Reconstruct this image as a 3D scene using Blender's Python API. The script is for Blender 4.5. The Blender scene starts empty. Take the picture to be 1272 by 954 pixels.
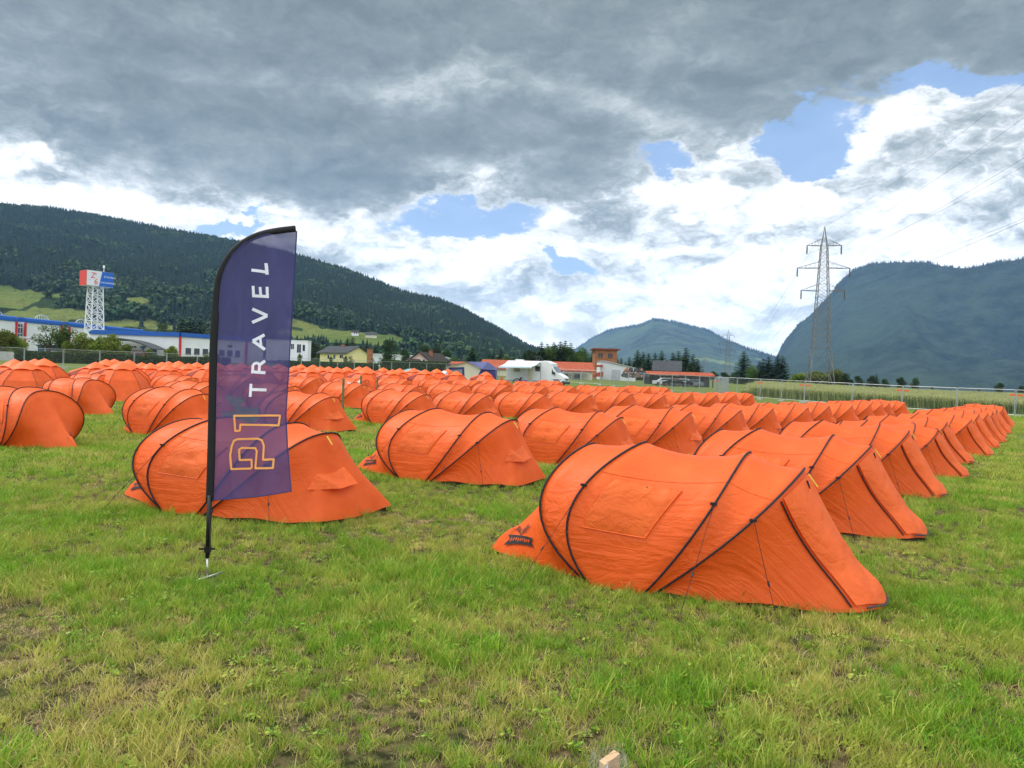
import bpy, bmesh, math, random
import numpy as np
from mathutils import Vector, Matrix, noise, Euler
random.seed(7); np.random.seed(7)
PI = math.pi; R = math.radians
scene = bpy.context.scene
COL = scene.collection
# ------------------------------------------------------------------ camera
W, H, F = 1272.0, 954.0, 955.0
CAMZ = 1.70
ROLL = math.atan(0.0305)
PITCH = -math.atan(5.0 / F)
camd = bpy.data.cameras.new('camera'); cam = bpy.data.objects.new('camera', camd); COL.objects.link(cam)
camd.sensor_width = 36.0; camd.lens = 36.0 * F / W
camd.clip_start = 0.1; camd.clip_end = 40000
M0 = Matrix.Rotation(PI / 2 + PITCH, 4, 'X') @ Matrix.Rotation(ROLL, 4, 'Z')
cam.matrix_world = Matrix.Translation((0, 0, CAMZ)) @ M0
scene.camera = cam
M3 = M0.to_3x3()
M3i = M3.inverted()
def ray(px, py):
    return M3 @ Vector(((px - W / 2) / F, (H / 2 - py) / F, -1.0))
def at(px, py, Y):
    d = ray(px, py); s = Y / d.y
    return Vector((d.x * s, Y, CAMZ + d.z * s))
def proj(x, y, z):
    v = M3i @ Vector((x, y, z - CAMZ))
    if v.z > -0.01: return (-9999, -9999)
    return (W / 2 + F * v.x / -v.z, H / 2 - F * v.y / -v.z)
def softplus(t):
    return t if t > 30 else math.log1p(math.exp(t))
def smooth(a, b, t):
    t = min(1, max(0, (t - a) / (b - a))); return t * t * (3 - 2 * t)
def gz(x, y):
    u = x / max(y, 20.0)
    k = 0.0185 + (0.009 - 0.0185) * smooth(-0.1, 0.6, u)
    if y < -20: k = 0.0185
    rise = k * 10 * (softplus((min(y, 450.0) - 25) / 10) - softplus(-2.5))
    tilt = -0.0075 * max(-200, min(200, x))
    r = math.hypot(x, y)
    b = 0
    if r < 120:
        b = (0.05 * (noise.noise(Vector((x * .22, y * .22, 3))) ) + 0.018 * noise.noise(Vector((x * 1.3, y * 1.3, 8)))) * min(1, r / 6)
    return rise + tilt + b
def gp(px, Y, py=470):
    """ground point seen in column px at depth Y"""
    for _ in range(4):
        p = at(px, py, Y); z = gz(p.x, Y); py = proj(p.x, Y, z)[1]
    p = at(px, py, Y); return Vector((p.x, Y, gz(p.x, Y)))
# ------------------------------------------------------------------ tagging
def tag(o, label=None, cat=None, group=None, kind=None):
    if label: o['label'] = label
    if cat: o['category'] = cat
    if group: o['group'] = group
    if kind: o['kind'] = kind
    return o
def thing(name, label, cat, loc=(0, 0, 0), rz=0, group=None):
    o = bpy.data.objects.new(name, None); COL.objects.link(o)
    o.empty_display_size = .2
    o.location = loc; o.rotation_euler = (0, 0, rz)
    return tag(o, label, cat, group)
def kids(o): return [c for c in KIDS.get(o.name, [])]
KIDS = {}
def link(o, parent=None):
    COL.objects.link(o)
    if parent is not None:
        o.parent = parent; KIDS.setdefault(parent.name, []).append(o)
    return o
def copy_tree(o, parent=None):
    c = o.copy(); link(c, parent)
    for ch in kids(o): copy_tree(ch, c)
    return c
# ------------------------------------------------------------------ mesh building
class MB:
    def __init__(s): s.v = []; s.f = []; s.m = []; s.uv = None
    def add(s, vs, fs, mi=0):
        n = len(s.v); s.v += [tuple(p) for p in vs]; s.f += [tuple(i + n for i in f) for f in fs]; s.m += [mi] * len(fs)
    def box(s, x0, x1, y0, y1, z0, z1, mi=0):
        vs = [(x, y, z) for z in (z0, z1) for y in (y0, y1) for x in (x0, x1)]
        s.add(vs, [(0, 2, 3, 1), (4, 5, 7, 6), (0, 1, 5, 4), (2, 6, 7, 3), (0, 4, 6, 2), (1, 3, 7, 5)], mi)
    def bar(s, a, b, w, h=None, mi=0):
        """square section bar from a to b"""
        a = Vector(a); b = Vector(b); h = h or w
        d = (b - a).normalized(); up = Vector((0, 0, 1)) if abs(d.z) < .95 else Vector((1, 0, 0))
        sx = d.cross(up).normalized() * w / 2; sy = sx.cross(d).normalized() * h / 2
        vs = [a - sx - sy, a + sx - sy, a + sx + sy, a - sx + sy, b - sx - sy, b + sx - sy, b + sx + sy, b - sx + sy]
        s.add(vs, [(0, 3, 2, 1), (4, 5, 6, 7), (0, 1, 5, 4), (1, 2, 6, 5), (2, 3, 7, 6), (3, 0, 4, 7)], mi)
    def tube(s, pts, r, n=6, mi=0, cap=True):
        pts = [Vector(p) for p in pts]; base = len(s.v); L = len(pts)
        prev = None
        for i, p in enumerate(pts):
            d = (pts[min(i + 1, L - 1)] - pts[max(i - 1, 0)])
            d = d.normalized() if d.length > 1e-9 else Vector((0, 0, 1))
            if prev is None:
                up = Vector((0, 0, 1)) if abs(d.z) < .9 else Vector((1, 0, 0))
                sx = d.cross(up).normalized()
            else:
                sx = (prev - d * prev.dot(d)); sx = sx.normalized() if sx.length > 1e-6 else d.orthogonal().normalized()
            prev = sx; sy = d.cross(sx)
            rr = r[i] if isinstance(r, (list, tuple)) else r
            for k in range(n):
                a = 2 * PI * k / n
                s.v.append(tuple(p + sx * math.cos(a) * rr + sy * math.sin(a) * rr))
        for i in range(L - 1):
            for k in range(n):
                s.f.append((base + i * n + k, base + i * n + (k + 1) % n, base + (i + 1) * n + (k + 1) % n, base + (i + 1) * n + k)); s.m.append(mi)
        if cap:
            s.f.append(tuple(base + k for k in range(n))[::-1]); s.m.append(mi)
            s.f.append(tuple(base + (L - 1) * n + k for k in range(n))); s.m.append(mi)
    def prism(s, poly, axis, a, b, mi=0):
        """extrude 2D polygon (list of (p,q)) along axis from a to b. axis x: (y,z); y: (x,z); z: (x,y)"""
        n = len(poly)
        def mk(p, q, t): return {'x': (t, p, q), 'y': (p, t, q), 'z': (p, q, t)}[axis]
        vs = [mk(p, q, a) for p, q in poly] + [mk(p, q, b) for p, q in poly]
        fs = [tuple(range(n)), tuple(range(2 * n - 1, n - 1, -1))] + [(i, i + n, (i + 1) % n + n, (i + 1) % n) for i in range(n)]
        s.add(vs, fs, mi)
    def build(s, name, mat, parent=None, smooth=False, fix=True, bevel=0, auto=None):
        me = bpy.data.meshes.new(name)
        me.from_pydata(s.v, [], s.f)
        mats = mat if isinstance(mat, (list, tuple)) else [mat]
        for m in mats: me.materials.append(m)
        if len(mats) > 1: me.polygons.foreach_set('material_index', s.m)
        if fix or bevel:
            bm = bmesh.new(); bm.from_mesh(me)
            if fix: bmesh.ops.recalc_face_normals(bm, faces=bm.faces)
            if bevel:
                es = [e for e in bm.edges if len(e.link_faces) == 2 and e.calc_face_angle(0) > .5]
                bmesh.ops.bevel(bm, geom=es, offset=bevel, segments=2, affect='EDGES', profile=.6)
            bm.to_mesh(me); bm.free()
        if smooth: me.polygons.foreach_set('use_smooth', [True] * len(me.polygons))
        if auto:
            me.polygons.foreach_set('use_smooth', [True] * len(me.polygons)); me.set_sharp_from_angle(angle=auto)
        me.update()
        return link(bpy.data.objects.new(name, me), parent)
# ------------------------------------------------------------------ node helper
class NT:
    def __init__(s, nt): s.nt = nt; s.L = nt.links
    def n(s, t, **kw):
        nd = s.nt.nodes.new(t)
        for k, v in kw.items(): setattr(nd, k, v)
        return nd
    def set(s, sock, v):
        if isinstance(v, bpy.types.NodeSocket): s.L.new(v, sock)
        elif v is not None: sock.default_value = v
    def math(s, op, a, b=None, c=None, clamp=False):
        nd = s.n('ShaderNodeMath', operation=op, use_clamp=clamp); s.set(nd.inputs[0], a)
        if b is not None: s.set(nd.inputs[1], b)
        if c is not None: s.set(nd.inputs[2], c)
        return nd.outputs[0]
    def vm(s, op, a, b=None, out=0):
        nd = s.n('ShaderNodeVectorMath', operation=op); s.set(nd.inputs[0], a)
        if b is not None: s.set(nd.inputs[3 if op == 'SCALE' else 1], b)
        return nd.outputs[out]
    def mr(s, v, a, b, c=0.0, d=1.0, smooth=True):
        nd = s.n('ShaderNodeMapRange', interpolation_type='SMOOTHSTEP' if smooth else 'LINEAR')
        s.set(nd.inputs[0], v)
        for i, q in enumerate((a, b, c, d)): s.set(nd.inputs[i + 1], q)
        return nd.outputs[0]
    def noise(s, vec, scale, detail=4, rough=.55, dist=0, dim='3D', out='Fac'):
        nd = s.n('ShaderNodeTexNoise', noise_dimensions=dim)
        if vec is not None: s.set(nd.inputs['Vector'], vec)
        nd.inputs['Scale'].default_value = scale; nd.inputs['Detail'].default_value = detail
        nd.inputs['Roughness'].default_value = rough; nd.inputs['Distortion'].default_value = dist
        return nd.outputs[out]
    def mix(s, f, a, b, mode='MIX'):
        nd = s.n('ShaderNodeMix', data_type='RGBA', blend_type=mode)
        s.set(nd.inputs[0], f); s.set(nd.inputs[6], c4(a)); s.set(nd.inputs[7], c4(b)); return nd.outputs[2]
    def ramp(s, f, stops, interp='LINEAR'):
        nd = s.n('ShaderNodeValToRGB'); s.set(nd.inputs[0], f); cr = nd.color_ramp; cr.interpolation = interp
        while len(cr.elements) < len(stops): cr.elements.new(.5)
        for e, (p, c) in zip(cr.elements, stops): e.position = p; e.color = c4(c)
        return nd.outputs[0]
    def mapping(s, vec, scale=(1, 1, 1), loc=(0, 0, 0), rot=(0, 0, 0)):
        nd = s.n('ShaderNodeMapping'); s.set(nd.inputs[0], vec)
        nd.inputs['Location'].default_value = loc; nd.inputs['Rotation'].default_value = rot; nd.inputs['Scale'].default_value = scale
        return nd.outputs[0]
def c4(c):
    if isinstance(c, (tuple, list)) and len(c) == 3: return (*c, 1.0)
    return c
def new_mat(name):
    m = bpy.data.materials.new(name); m.use_nodes = True
    m.node_tree.nodes.clear(); return m, NT(m.node_tree)
def finish(t, bsdf, disp=None):
    o = t.n('ShaderNodeOutputMaterial'); t.L.new(bsdf, o.inputs['Surface'])
def pbsdf(t, col, rough=.6, metal=0, spec=.4, normal=None, **kw):
    p = t.n('ShaderNodeBsdfPrincipled'); t.set(p.inputs['Base Color'], c4(col)); t.set(p.inputs['Roughness'], rough)
    p.inputs['Metallic'].default_value = metal; p.inputs['Specular IOR Level'].default_value = spec
    if normal is not None: t.L.new(normal, p.inputs['Normal'])
    for k, v in kw.items(): t.set(p.inputs[k.replace('_', ' ')], v)
    return p.outputs[0]
def bump(t, h, strength=.3, dist=.02):
    b = t.n('ShaderNodeBump'); b.inputs['Strength'].default_value = strength; b.inputs['Distance'].default_value = dist
    t.L.new(h, b.inputs['Height']); return b.outputs[0]
_pc = {}
def paint(name, col, rough=.5, metal=0, var=.12, scale=6, spec=.4, bmp=0.0):
    """plain surface with slight mottling, in object space"""
    if name in _pc: return _pc[name]
    m, t = new_mat(name)
    tc = t.n('ShaderNodeTexCoord').outputs['Object']
    f = t.noise(tc, scale, 5, .6)
    f2 = t.noise(tc, scale * .13, 3, .5)
    a = tuple(c * (1 - var) for c in col); b = tuple(min(1, c * (1 + var)) for c in col)
    c = t.mix(t.mr(f, .3, .7), a, b)
    c = t.mix(t.mr(f2, .3, .7, 0, .5), c, tuple(x * (1 - var * 1.5) for x in col))
    nrm = bump(t, f, .3, bmp) if bmp else None
    finish(t, pbsdf(t, c, t.mr(f, .2, .8, rough - .05, rough + .1), metal, spec, nrm))
    _pc[name] = m; return m
SKYBOOST = 0.7; SUNE = 1.5; EXPO = 0.64
DARK = [(150, 40, 430, 120, 0, .62), (520, 20, 420, 95, 0, .55), (880, 50, 330, 95, 0, .72), (1200, 20, 260, 85, 0, .95),
        (700, 195, 125, 72, 0, .95), (520, 165, 120, 70, 0, .65), (380, 185, 190, 85, 0, .80), (240, 150, 150, 70, 0, .35), (250, 245, 200, 35, 0, .30), (1000, 110, 120, 50, 0, .35), (1235, 250, 70, 45, 0, .30), (1140, 215, 40, 30, 0, .15),
        (880, 262, 60, 32, 0, .28), (0, -120, 900, 200, 0, .5), (1200, -120, 900, 200, 0, .5), (700, 330, 50, 20, 0, .15), (640, 385, 50, 22, 0, .2)]
LIGHT = [(380, 292, 330, 34, 0, .30), (900, 340, 420, 100, 0, .24), (830, 212, 70, 36, 0, .28), (940, 215, 70, 60, 0, .22), (1110, 140, 55, 45, 0, .3), (1225, 112, 90, 34, 0, .35), (70, 215, 190, 40, -5, .30), (560, 112, 150, 30, -8, .30), (760, 120, 120, 30, 5, .28), (1130, 240, 170, 90, 0, .20), (40, 255, 140, 25, 0, .25), (600, 230, 120, 24, 0, .16), (330, 105, 60, 30, 0, .12)]
GAPS = [(1030, 162, 66, 48, 0, .90), (1180, 103, 100, 22, 8, .80), (985, 165, 45, 30, 0, .5), (830, 180, 50, 26, 0, .85), (600, 285, 135, 30, -4, .90), (700, 340, 40, 16, 0, .85),
        (1030, 205, 50, 25, 0, .5), (905, 268, 30, 16, 0, .5), (270, 288, 55, 14, 0, .9), (940, 410, 90, 25, 0, .5), (660, 400, 60, 20, 0, .35), (830, 330, 60, 14, 0, .45), (470, 330, 40, 18, 0, .4)]
HAZE = 5e-5
# ------------------------------------------------------------------ world: Nishita sky behind broken cloud
SUN_EL, SUN_AZ = R(52), R(-70)      # azimuth measured from +Y towards +X
sund = Vector((math.sin(SUN_AZ) * math.cos(SUN_EL), math.cos(SUN_AZ) * math.cos(SUN_EL), math.sin(SUN_EL)))
world = bpy.data.worlds.new('World'); scene.world = world; world.use_nodes = True
world.node_tree.nodes.clear(); T = NT(world.node_tree)
def azel(px, py):
    d = ray(px, py).normalized(); return (math.atan2(d.x, d.y), math.asin(d.z))
sky = T.n('ShaderNodeTexSky', sky_type='NISHITA', sun_disc=False)
sky.sun_elevation = SUN_EL; sky.sun_rotation = SUN_AZ; sky.air_density = 1.0; sky.dust_density = 1.5; sky.altitude = 600
dirv = T.n('ShaderNodeTexCoord').outputs['Generated']
sep = T.n('ShaderNodeSeparateXYZ'); T.L.new(dirv, sep.inputs[0]); dx, dy, dz = sep.outputs
az = T.math('ARCTAN2', dx, dy); el = T.math('ARCSINE', dz)
cmb = T.n('ShaderNodeCombineXYZ'); T.L.new(az, cmb.inputs[0]); T.L.new(el, cmb.inputs[1]); AE = cmb.outputs[0]
# ragged cloud edges: warp the (azimuth, elevation) chart
nstr = T.mapping(dirv, scale=(1, 1, 1.9))
w1 = T.vm('SUBTRACT', T.noise(nstr, 5.0, 2, .5, out='Color'), (.5, .5, .5))
w2 = T.vm('SUBTRACT', T.noise(nstr, 17.0, 5, .62, out='Color'), (.5, .5, .5))
AEw = T.vm('ADD', T.vm('ADD', AE, T.vm('SCALE', w1, .13)), T.vm('SCALE', w2, .085))
AEs = T.vm('ADD', T.vm('ADD', AE, T.vm('SCALE', w1, .15)), T.vm('SCALE', w2, .05))
def blobs(vec, lst):
    """sum of soft ellipses: (px, py, rx, ry, tilt_deg, amount)"""
    tot = None
    for px, py, rx, ry, tilt, amt in lst:
        a, e = azel(px, py); s = 1 / F
        v = T.vm('SUBTRACT', vec, (a, e, 0))
        v = T.mapping(v, rot=(0, 0, R(tilt)))
        v = T.vm('MULTIPLY', v, (1 / (rx * s), 1 / (ry * s), 0))
        l = T.vm('LENGTH', v, out=1)
        g = T.mr(l, 0.25, 1.35, amt, 0.0)
        tot = g if tot is None else T.math('ADD', tot, g)
    return tot

fb = T.noise(nstr, 7.0, 9, .62, .15)
fb2 = T.noise(nstr, 2.6, 5, .55)
# billow shading: difference of the cloud noise towards the light gives bright tops and grey bases
off = T.vm('ADD', nstr, (-.012, -.0, .045))
fl = T.math('SUBTRACT', T.noise(nstr, 8.5, 6, .6), T.noise(off, 8.5, 6, .6))
wv = T.vm('ADD', nstr, T.vm('SCALE', T.vm('SUBTRACT', T.noise(nstr, 9.0, 4, .6, out='Color'), (.5, .5, .5)), .16))
def puff(vec, scale=8.0):
    nd = T.n('ShaderNodeTexVoronoi', feature='F1', distance='EUCLIDEAN', normalize=True); T.L.new(vec, nd.inputs['Vector'])
    nd.inputs['Scale'].default_value = scale; nd.inputs['Detail'].default_value = 4.0; nd.inputs['Roughness'].default_value = .58; nd.inputs['Lacunarity'].default_value = 2.3
    return T.math('SUBTRACT', 1.0, nd.outputs['Distance'])
pf = puff(wv); pf2 = puff(T.vm('ADD', wv, (-.008, 0, .030)))
fp = T.math('MULTIPLY', T.math('SUBTRACT', pf, pf2), 2.2)
D = blobs(AEs, DARK)
Lt = blobs(AEw, LIGHT)
# above the picture and behind the camera the cloud is thin and bright
el_hi = T.mr(el, R(34), R(60)); behind = T.mr(dy, .25, -.3)
D = T.math('MULTIPLY', D, T.math('SUBTRACT', 1.0, T.math('MAXIMUM', el_hi, behind)))
v = T.math('SUBTRACT', .60, T.math('MULTIPLY', T.math('MINIMUM', D, 1.15), .40))
v = T.math('ADD', v, Lt)
v = T.math('ADD', v, T.math('MULTIPLY', T.math('SUBTRACT', fb, .5), T.mr(D, .2, .9, .80, .55)))
v = T.math('ADD', v, T.math('MULTIPLY', T.math('SUBTRACT', fb2, .5), .22))
v = T.math('ADD', v, T.math('MULTIPLY', fl, T.mr(D, .2, .9, .8, .45)))
v = T.math('ADD', v, T.math('MULTIPLY', fp, T.mr(D, .2, .9, .9, .42)))
v = T.math('ADD', v, T.math('MULTIPLY', T.math('SUBTRACT', pf, .72), T.mr(D, .2, .9, .5, .2)))
v = T.math('ADD', v, T.math('MULTIPLY', T.math('MAXIMUM', el_hi, behind), .25))
ccol = T.ramp(v, [(0.0, (.138, .166, .168)), (.22, (.195, .228, .230)), (.42, (.275, .312, .314)), (.60, (.43, .465, .467)), (.76, (.68, .705, .71)), (.92, (.90, .905, .90))])
G = blobs(AEw, GAPS)
gv = T.math('ADD', G, T.math('MULTIPLY', T.math('SUBTRACT', .5, fb), 1.0))
gv = T.math('ADD', gv, T.math('MULTIPLY', T.math('SUBTRACT', .72, pf), 1.1))
gap = T.mr(gv, .42, .72)
gap = T.math('MULTIPLY', gap, .93)
edge = T.math('MULTIPLY', T.mr(gv, .18, .5), T.math('SUBTRACT', 1.0, T.mr(D, .5, .9)))
ccol = T.mix(T.math('MULTIPLY', edge, .45), ccol, (.84, .86, .87))
sc = T.mix(1.0, sky.outputs[0], (.070, .078, .088), 'MULTIPLY')
sc = T.mix(.48, sc, (.34, .50, .80))
fin = T.mix(gap, ccol, sc)
fin = T.mix(T.mr(el, R(.0), R(9), .45, 0), fin, (.82, .84, .84))
fin = T.vm('SCALE', fin, T.mr(el, R(-2), R(13), 1.5, .97))
up = T.math('ADD', 1.0, T.math('MULTIPLY', T.math('MAXIMUM', T.mr(el, R(34), R(65)), T.math('MULTIPLY', behind, T.mr(el, R(3), R(25)))), SKYBOOST))
fin = T.vm('SCALE', fin, up)
bg = T.n('ShaderNodeBackground'); T.L.new(fin, bg.inputs[0]); bg.inputs[1].default_value = 1.0
wo = T.n('ShaderNodeOutputWorld'); T.L.new(bg.outputs[0], wo.inputs[0])
world.cycles.sampling_method = 'MANUAL'; world.cycles.sample_map_resolution = 512
sl = bpy.data.lights.new('sun', 'SUN'); sl.energy = SUNE; sl.angle = R(12); sl.color = (1.0, .955, .88)
so = bpy.data.objects.new('sun', sl); COL.objects.link(so); so.rotation_euler = (-sund).to_track_quat('-Z', 'Y').to_euler()
scene.view_settings.view_transform = 'Standard'; scene.view_settings.look = 'None'
scene.view_settings.exposure = EXPO; scene.view_settings.gamma = 1; scene.view_settings.use_curve_mapping = False
scene.render.engine = 'CYCLES'
scene.cycles.volume_bounces = 1; scene.cycles.max_bounces = 6; scene.cycles.transparent_max_bounces = 16
# ------------------------------------------------------------------ materials used widely
def ground_mat():
    m, t = new_mat('field_soil')
    P = t.n('ShaderNodeNewGeometry').outputs['Position']
    a = t.noise(P, .35, 4, .6); b = t.noise(P, 2.2, 6, .65); c = t.noise(P, 14, 6, .7); d = t.noise(P, .03, 3, .5)
    green = t.mix(t.mr(c, .35, .65), (.018, .022, .008), (.10, .10, .035))
    soil = t.mix(t.mr(c, .35, .65), (.035, .022, .012), (.16, .115, .06))
    dist = t.vm('LENGTH', P, out=1)
    far = t.mr(dist, 12, 45)
    k = t.math('ADD', t.mr(b, .42, .62), t.math('MULTIPLY', t.mr(a, .4, .6), .35), clamp=True)
    col = t.mix(k, green, soil)
    meadow = t.mix(t.mr(b, .3, .7), (.085, .14, .022), (.14, .19, .04))
    meadow = t.mix(t.mr(a, .42, .62, 0, .6), meadow, (.15, .16, .05))
    col = t.mix(t.math('MULTIPLY', far, .85), col, meadow)
    farm = t.mix(t.mr(d, .4, .6), (.06, .11, .022), (.13, .17, .045))
    col = t.mix(t.mr(dist, 250, 500), col, farm)
    h = t.math('ADD', t.math('MULTIPLY', b, .5), c)
    finish(t, pbsdf(t, col, .95, 0, .1, bump(t, h, .6, .03)))
    return m
# ground as one sheet, fine near the camera, reaching the horizon
def ground_sheet():
    xs = sorted(set([round(v, 3) for v in list(np.arange(-16, 20, .4)) + list(np.arange(-80, -16, 2)) + list(np.arange(20, 80, 2)) + list(np.arange(-400, -80, 20)) + list(np.arange(80, 401, 20)) +
         [-12000, -8000, -5000, -3000, -2000, -1300, -900, -600, 600, 900, 1300, 2000, 3000, 5000, 8000, 12000]]))
    ys = sorted(set([round(v, 3) for v in list(np.arange(-4, 24, .4)) + list(np.arange(24, 140, 2)) + list(np.arange(140, 500, 12)) +
         [-12000, -6000, -2500, -1000, -400, -150, -60, -25, -12, -7, 600, 900, 1400, 2000, 3000, 5000, 8000, 12000]]))
    mb = MB(); nx = len(xs)
    mb.v = [(x, y, gz(x, y)) for y in ys for x in xs]
    mb.f = [(j * nx + i, j * nx + i + 1, (j + 1) * nx + i + 1, (j + 1) * nx + i) for j in range(len(ys) - 1) for i in range(nx - 1)]
    mb.m = [0] * len(mb.f)
    o = mb.build('ground', ground_mat(), smooth=True, fix=False)
    return tag(o, kind='structure')
ground_sheet()
# ------------------------------------------------------------------ scatter: one object of points, each carrying a clump
SRC = {}
def source_collection(name, objs_meshes):
    c = bpy.data.collections.new(name)
    for i, me in enumerate(objs_meshes):
        o = bpy.data.objects.new('%s_%02d' % (name, i), me); c.objects.link(o)
    return c
def scatter(name, pts, rots, scls, idxs, coll, label, cat, kind='stuff'):
    me = bpy.data.meshes.new(name); me.vertices.add(len(pts))
    me.vertices.foreach_set('co', np.asarray(pts, dtype=np.float32).ravel())
    a = me.attributes.new('rot', 'FLOAT_VECTOR', 'POINT'); a.data.foreach_set('vector', np.asarray(rots, dtype=np.float32).ravel())
    a = me.attributes.new('scl', 'FLOAT_VECTOR', 'POINT'); a.data.foreach_set('vector', np.asarray(scls, dtype=np.float32).ravel())
    a = me.attributes.new('idx', 'INT', 'POINT'); a.data.foreach_set('value', np.asarray(idxs, dtype=np.int32))
    o = bpy.data.objects.new(name, me); COL.objects.link(o); tag(o, label, cat, kind=kind)
    ng = bpy.data.node_groups.new(name + '_scatter', 'GeometryNodeTree')
    ng.interface.new_socket('Geometry', in_out='INPUT', socket_type='NodeSocketGeometry')
    ng.interface.new_socket('Geometry', in_out='OUTPUT', socket_type='NodeSocketGeometry')
    N = ng.nodes; L = ng.links
    gi = N.new('NodeGroupInput'); go = N.new('NodeGroupOutput'); ci = N.new('GeometryNodeCollectionInfo'); ip = N.new('GeometryNodeInstanceOnPoints')
    ci.inputs['Collection'].default_value = coll; ci.inputs['Separate Children'].default_value = True; ci.inputs['Reset Children'].default_value = True
    L.new(gi.outputs[0], ip.inputs['Points']); L.new(ci.outputs[0], ip.inputs['Instance']); ip.inputs['Pick Instance'].default_value = True
    def attr(n, dt):
        q = N.new('GeometryNodeInputNamedAttribute'); q.data_type = dt; q.inputs['Name'].default_value = n; return q.outputs[0]
    L.new(attr('rot', 'FLOAT_VECTOR'), ip.inputs['Rotation']); L.new(attr('scl', 'FLOAT_VECTOR'), ip.inputs['Scale']); L.new(attr('idx', 'INT'), ip.inputs['Instance Index'])
    L.new(ip.outputs[0], go.inputs[0])
    md = o.modifiers.new('scatter', 'NODES'); md.node_group = ng
    return o
# ------------------------------------------------------------------ grass
def blade_mat(name, a, b, dry, trans=.35):
    m, t = new_mat(name)
    P = t.n('ShaderNodeNewGeometry').outputs['Position']
    oi = t.n('ShaderNodeObjectInfo').outputs['Random']
    isl = t.n('ShaderNodeNewGeometry').outputs['Random Per Island']
    n1 = t.noise(P, .9, 4, .6)
    col = t.mix(isl, a, b)
    col = t.mix(t.mr(t.math('ADD', n1, t.math('MULTIPLY', isl, .25)), .5, .75, 0, .75), col, dry)
    hsv = t.n('ShaderNodeHueSaturation'); t.set(hsv.inputs['Value'], t.mr(oi, 0, 1, .75, 1.25, False)); t.L.new(col, hsv.inputs['Color'])
    col = hsv.outputs[0]
    p = pbsdf(t, col, .5, 0, .35)
    tr = t.n('ShaderNodeBsdfTranslucent'); t.set(tr.inputs[0], col)
    mx = t.n('ShaderNodeMixShader'); mx.inputs[0].default_value = trans; t.L.new(p, mx.inputs[1]); t.L.new(tr.outputs[0], mx.inputs[2])
    finish(t, mx.outputs[0]); return m
MG = blade_mat('grass_green', (.10, .28, .010), (.29, .49, .030), (.48, .47, .09))
MY = blade_mat('grass_olive', (.25, .34, .035), (.50, .53, .09), (.64, .53, .17))
MS = blade_mat('grass_straw', (.52, .42, .17), (.76, .63, .32), (.45, .33, .15), .2)
def clump(n, rad, hmin, hmax, wid, mat, lean=.5, seg=3, seed=0, flat=0):
    rnd = random.Random(seed); mb = MB()
    for i in range(n):
        r = rad * math.sqrt(rnd.random()); a = rnd.random() * 2 * PI
        x, y = r * math.cos(a), r * math.sin(a)
        h = rnd.uniform(hmin, hmax); w = wid * rnd.uniform(.6, 1.3)
        az_ = rnd.random() * 2 * PI; ln = rnd.uniform(.15, 1) * lean * h
        dxx, dyy = math.cos(az_), math.sin(az_); fa = rnd.random() * PI
        px_, py_ = math.cos(fa), math.sin(fa)
        vs = []
        for k in range(seg):
            t = k / seg; ww = w * (1 - t * .55)
            cx = x + dxx * ln * t * t * (1.3); cy = y + dyy * ln * t * t * 1.3; cz = h * (t - flat * t * t * .5)
            vs += [(cx - px_ * ww / 2, cy - py_ * ww / 2, cz), (cx + px_ * ww / 2, cy + py_ * ww / 2, cz)]
        vs.append((x + dxx * ln * 1.3, y + dyy * ln * 1.3, h * (1 - flat * .5)))
        fs = [(2 * k, 2 * k + 1, 2 * k + 3, 2 * k + 2) for k in range(seg - 1)] + [(2 * seg - 2, 2 * seg - 1, 2 * seg)]
        mb.add(vs, fs)
    me = bpy.data.meshes.new('clump'); me.from_pydata(mb.v, [], mb.f); me.materials.append(mat); return me
def leafy(n, rad, mat, seed):      # clover and dandelion rosettes
    rnd = random.Random(seed); mb = MB()
    for i in range(n):
        a = rnd.random() * 2 * PI; r = rad * rnd.uniform(.2, 1); z = rnd.uniform(.01, .05); s = rnd.uniform(.008, .018)
        c = Vector((r * math.cos(a), r * math.sin(a), z)); q = Euler((rnd.uniform(-.6, .6), rnd.uniform(-.6, .6), a)).to_matrix()
        mb.add([c + q @ Vector(v) for v in ((-s, 0, 0), (0, -s * .7, 0), (s * 1.4, 0, .004), (0, s * .7, 0))], [(0, 1, 2, 3)])
    me = bpy.data.meshes.new('leaf'); me.from_pydata(mb.v, [], mb.f); me.materials.append(mat); return me
near_set = [clump(38, .07, .04, .10, .0055, MG, .7, 3, 1), clump(32, .08, .05, .13, .006, MG, .8, 3, 2), clump(20, .05, .08, .18, .0065, MG, .8, 3, 3),   # 0-2
            clump(38, .08, .03, .09, .0055, MY, .8, 3, 4), clump(34, .09, .04, .10, .0055, MY, .9, 3, 5),                                                # 3-4
            clump(30, .09, .03, .07, .0048, MS, 1.6, 2, 6, .6), clump(28, .10, .02, .05, .0048, MS, 2.4, 2, 7, .8),                                    # 5-6
            leafy(26, .07, MG, 8)]                                                                                                                      # 7
far_set = [clump(34, .20, .06, .15, .012, MG, .7, 2, 11), clump(34, .20, .05, .13, .012, MG, .8, 2, 12), clump(30, .2, .05, .11, .011, MY, .9, 2, 13), clump(26, .2, .03, .08, .010, MS, 1.3, 2, 14)]
near_coll = source_collection('grass_near_src', near_set); far_coll = source_collection('grass_far_src', far_set)
FOOT = []       # tent footprints: (origin, axis unit, tent half-width function)
def in_tent(x, y):
    for (ox, oy, ex, ey, f) in FOOT:
        rx, ry = x - ox, y - oy
        if rx * rx + ry * ry > 17: continue
        u = rx * ex + ry * ey; v = rx * ey - ry * ex
        if 0.02 < u < 3.4 and abs(v) < f(u): return True
    return False
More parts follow.
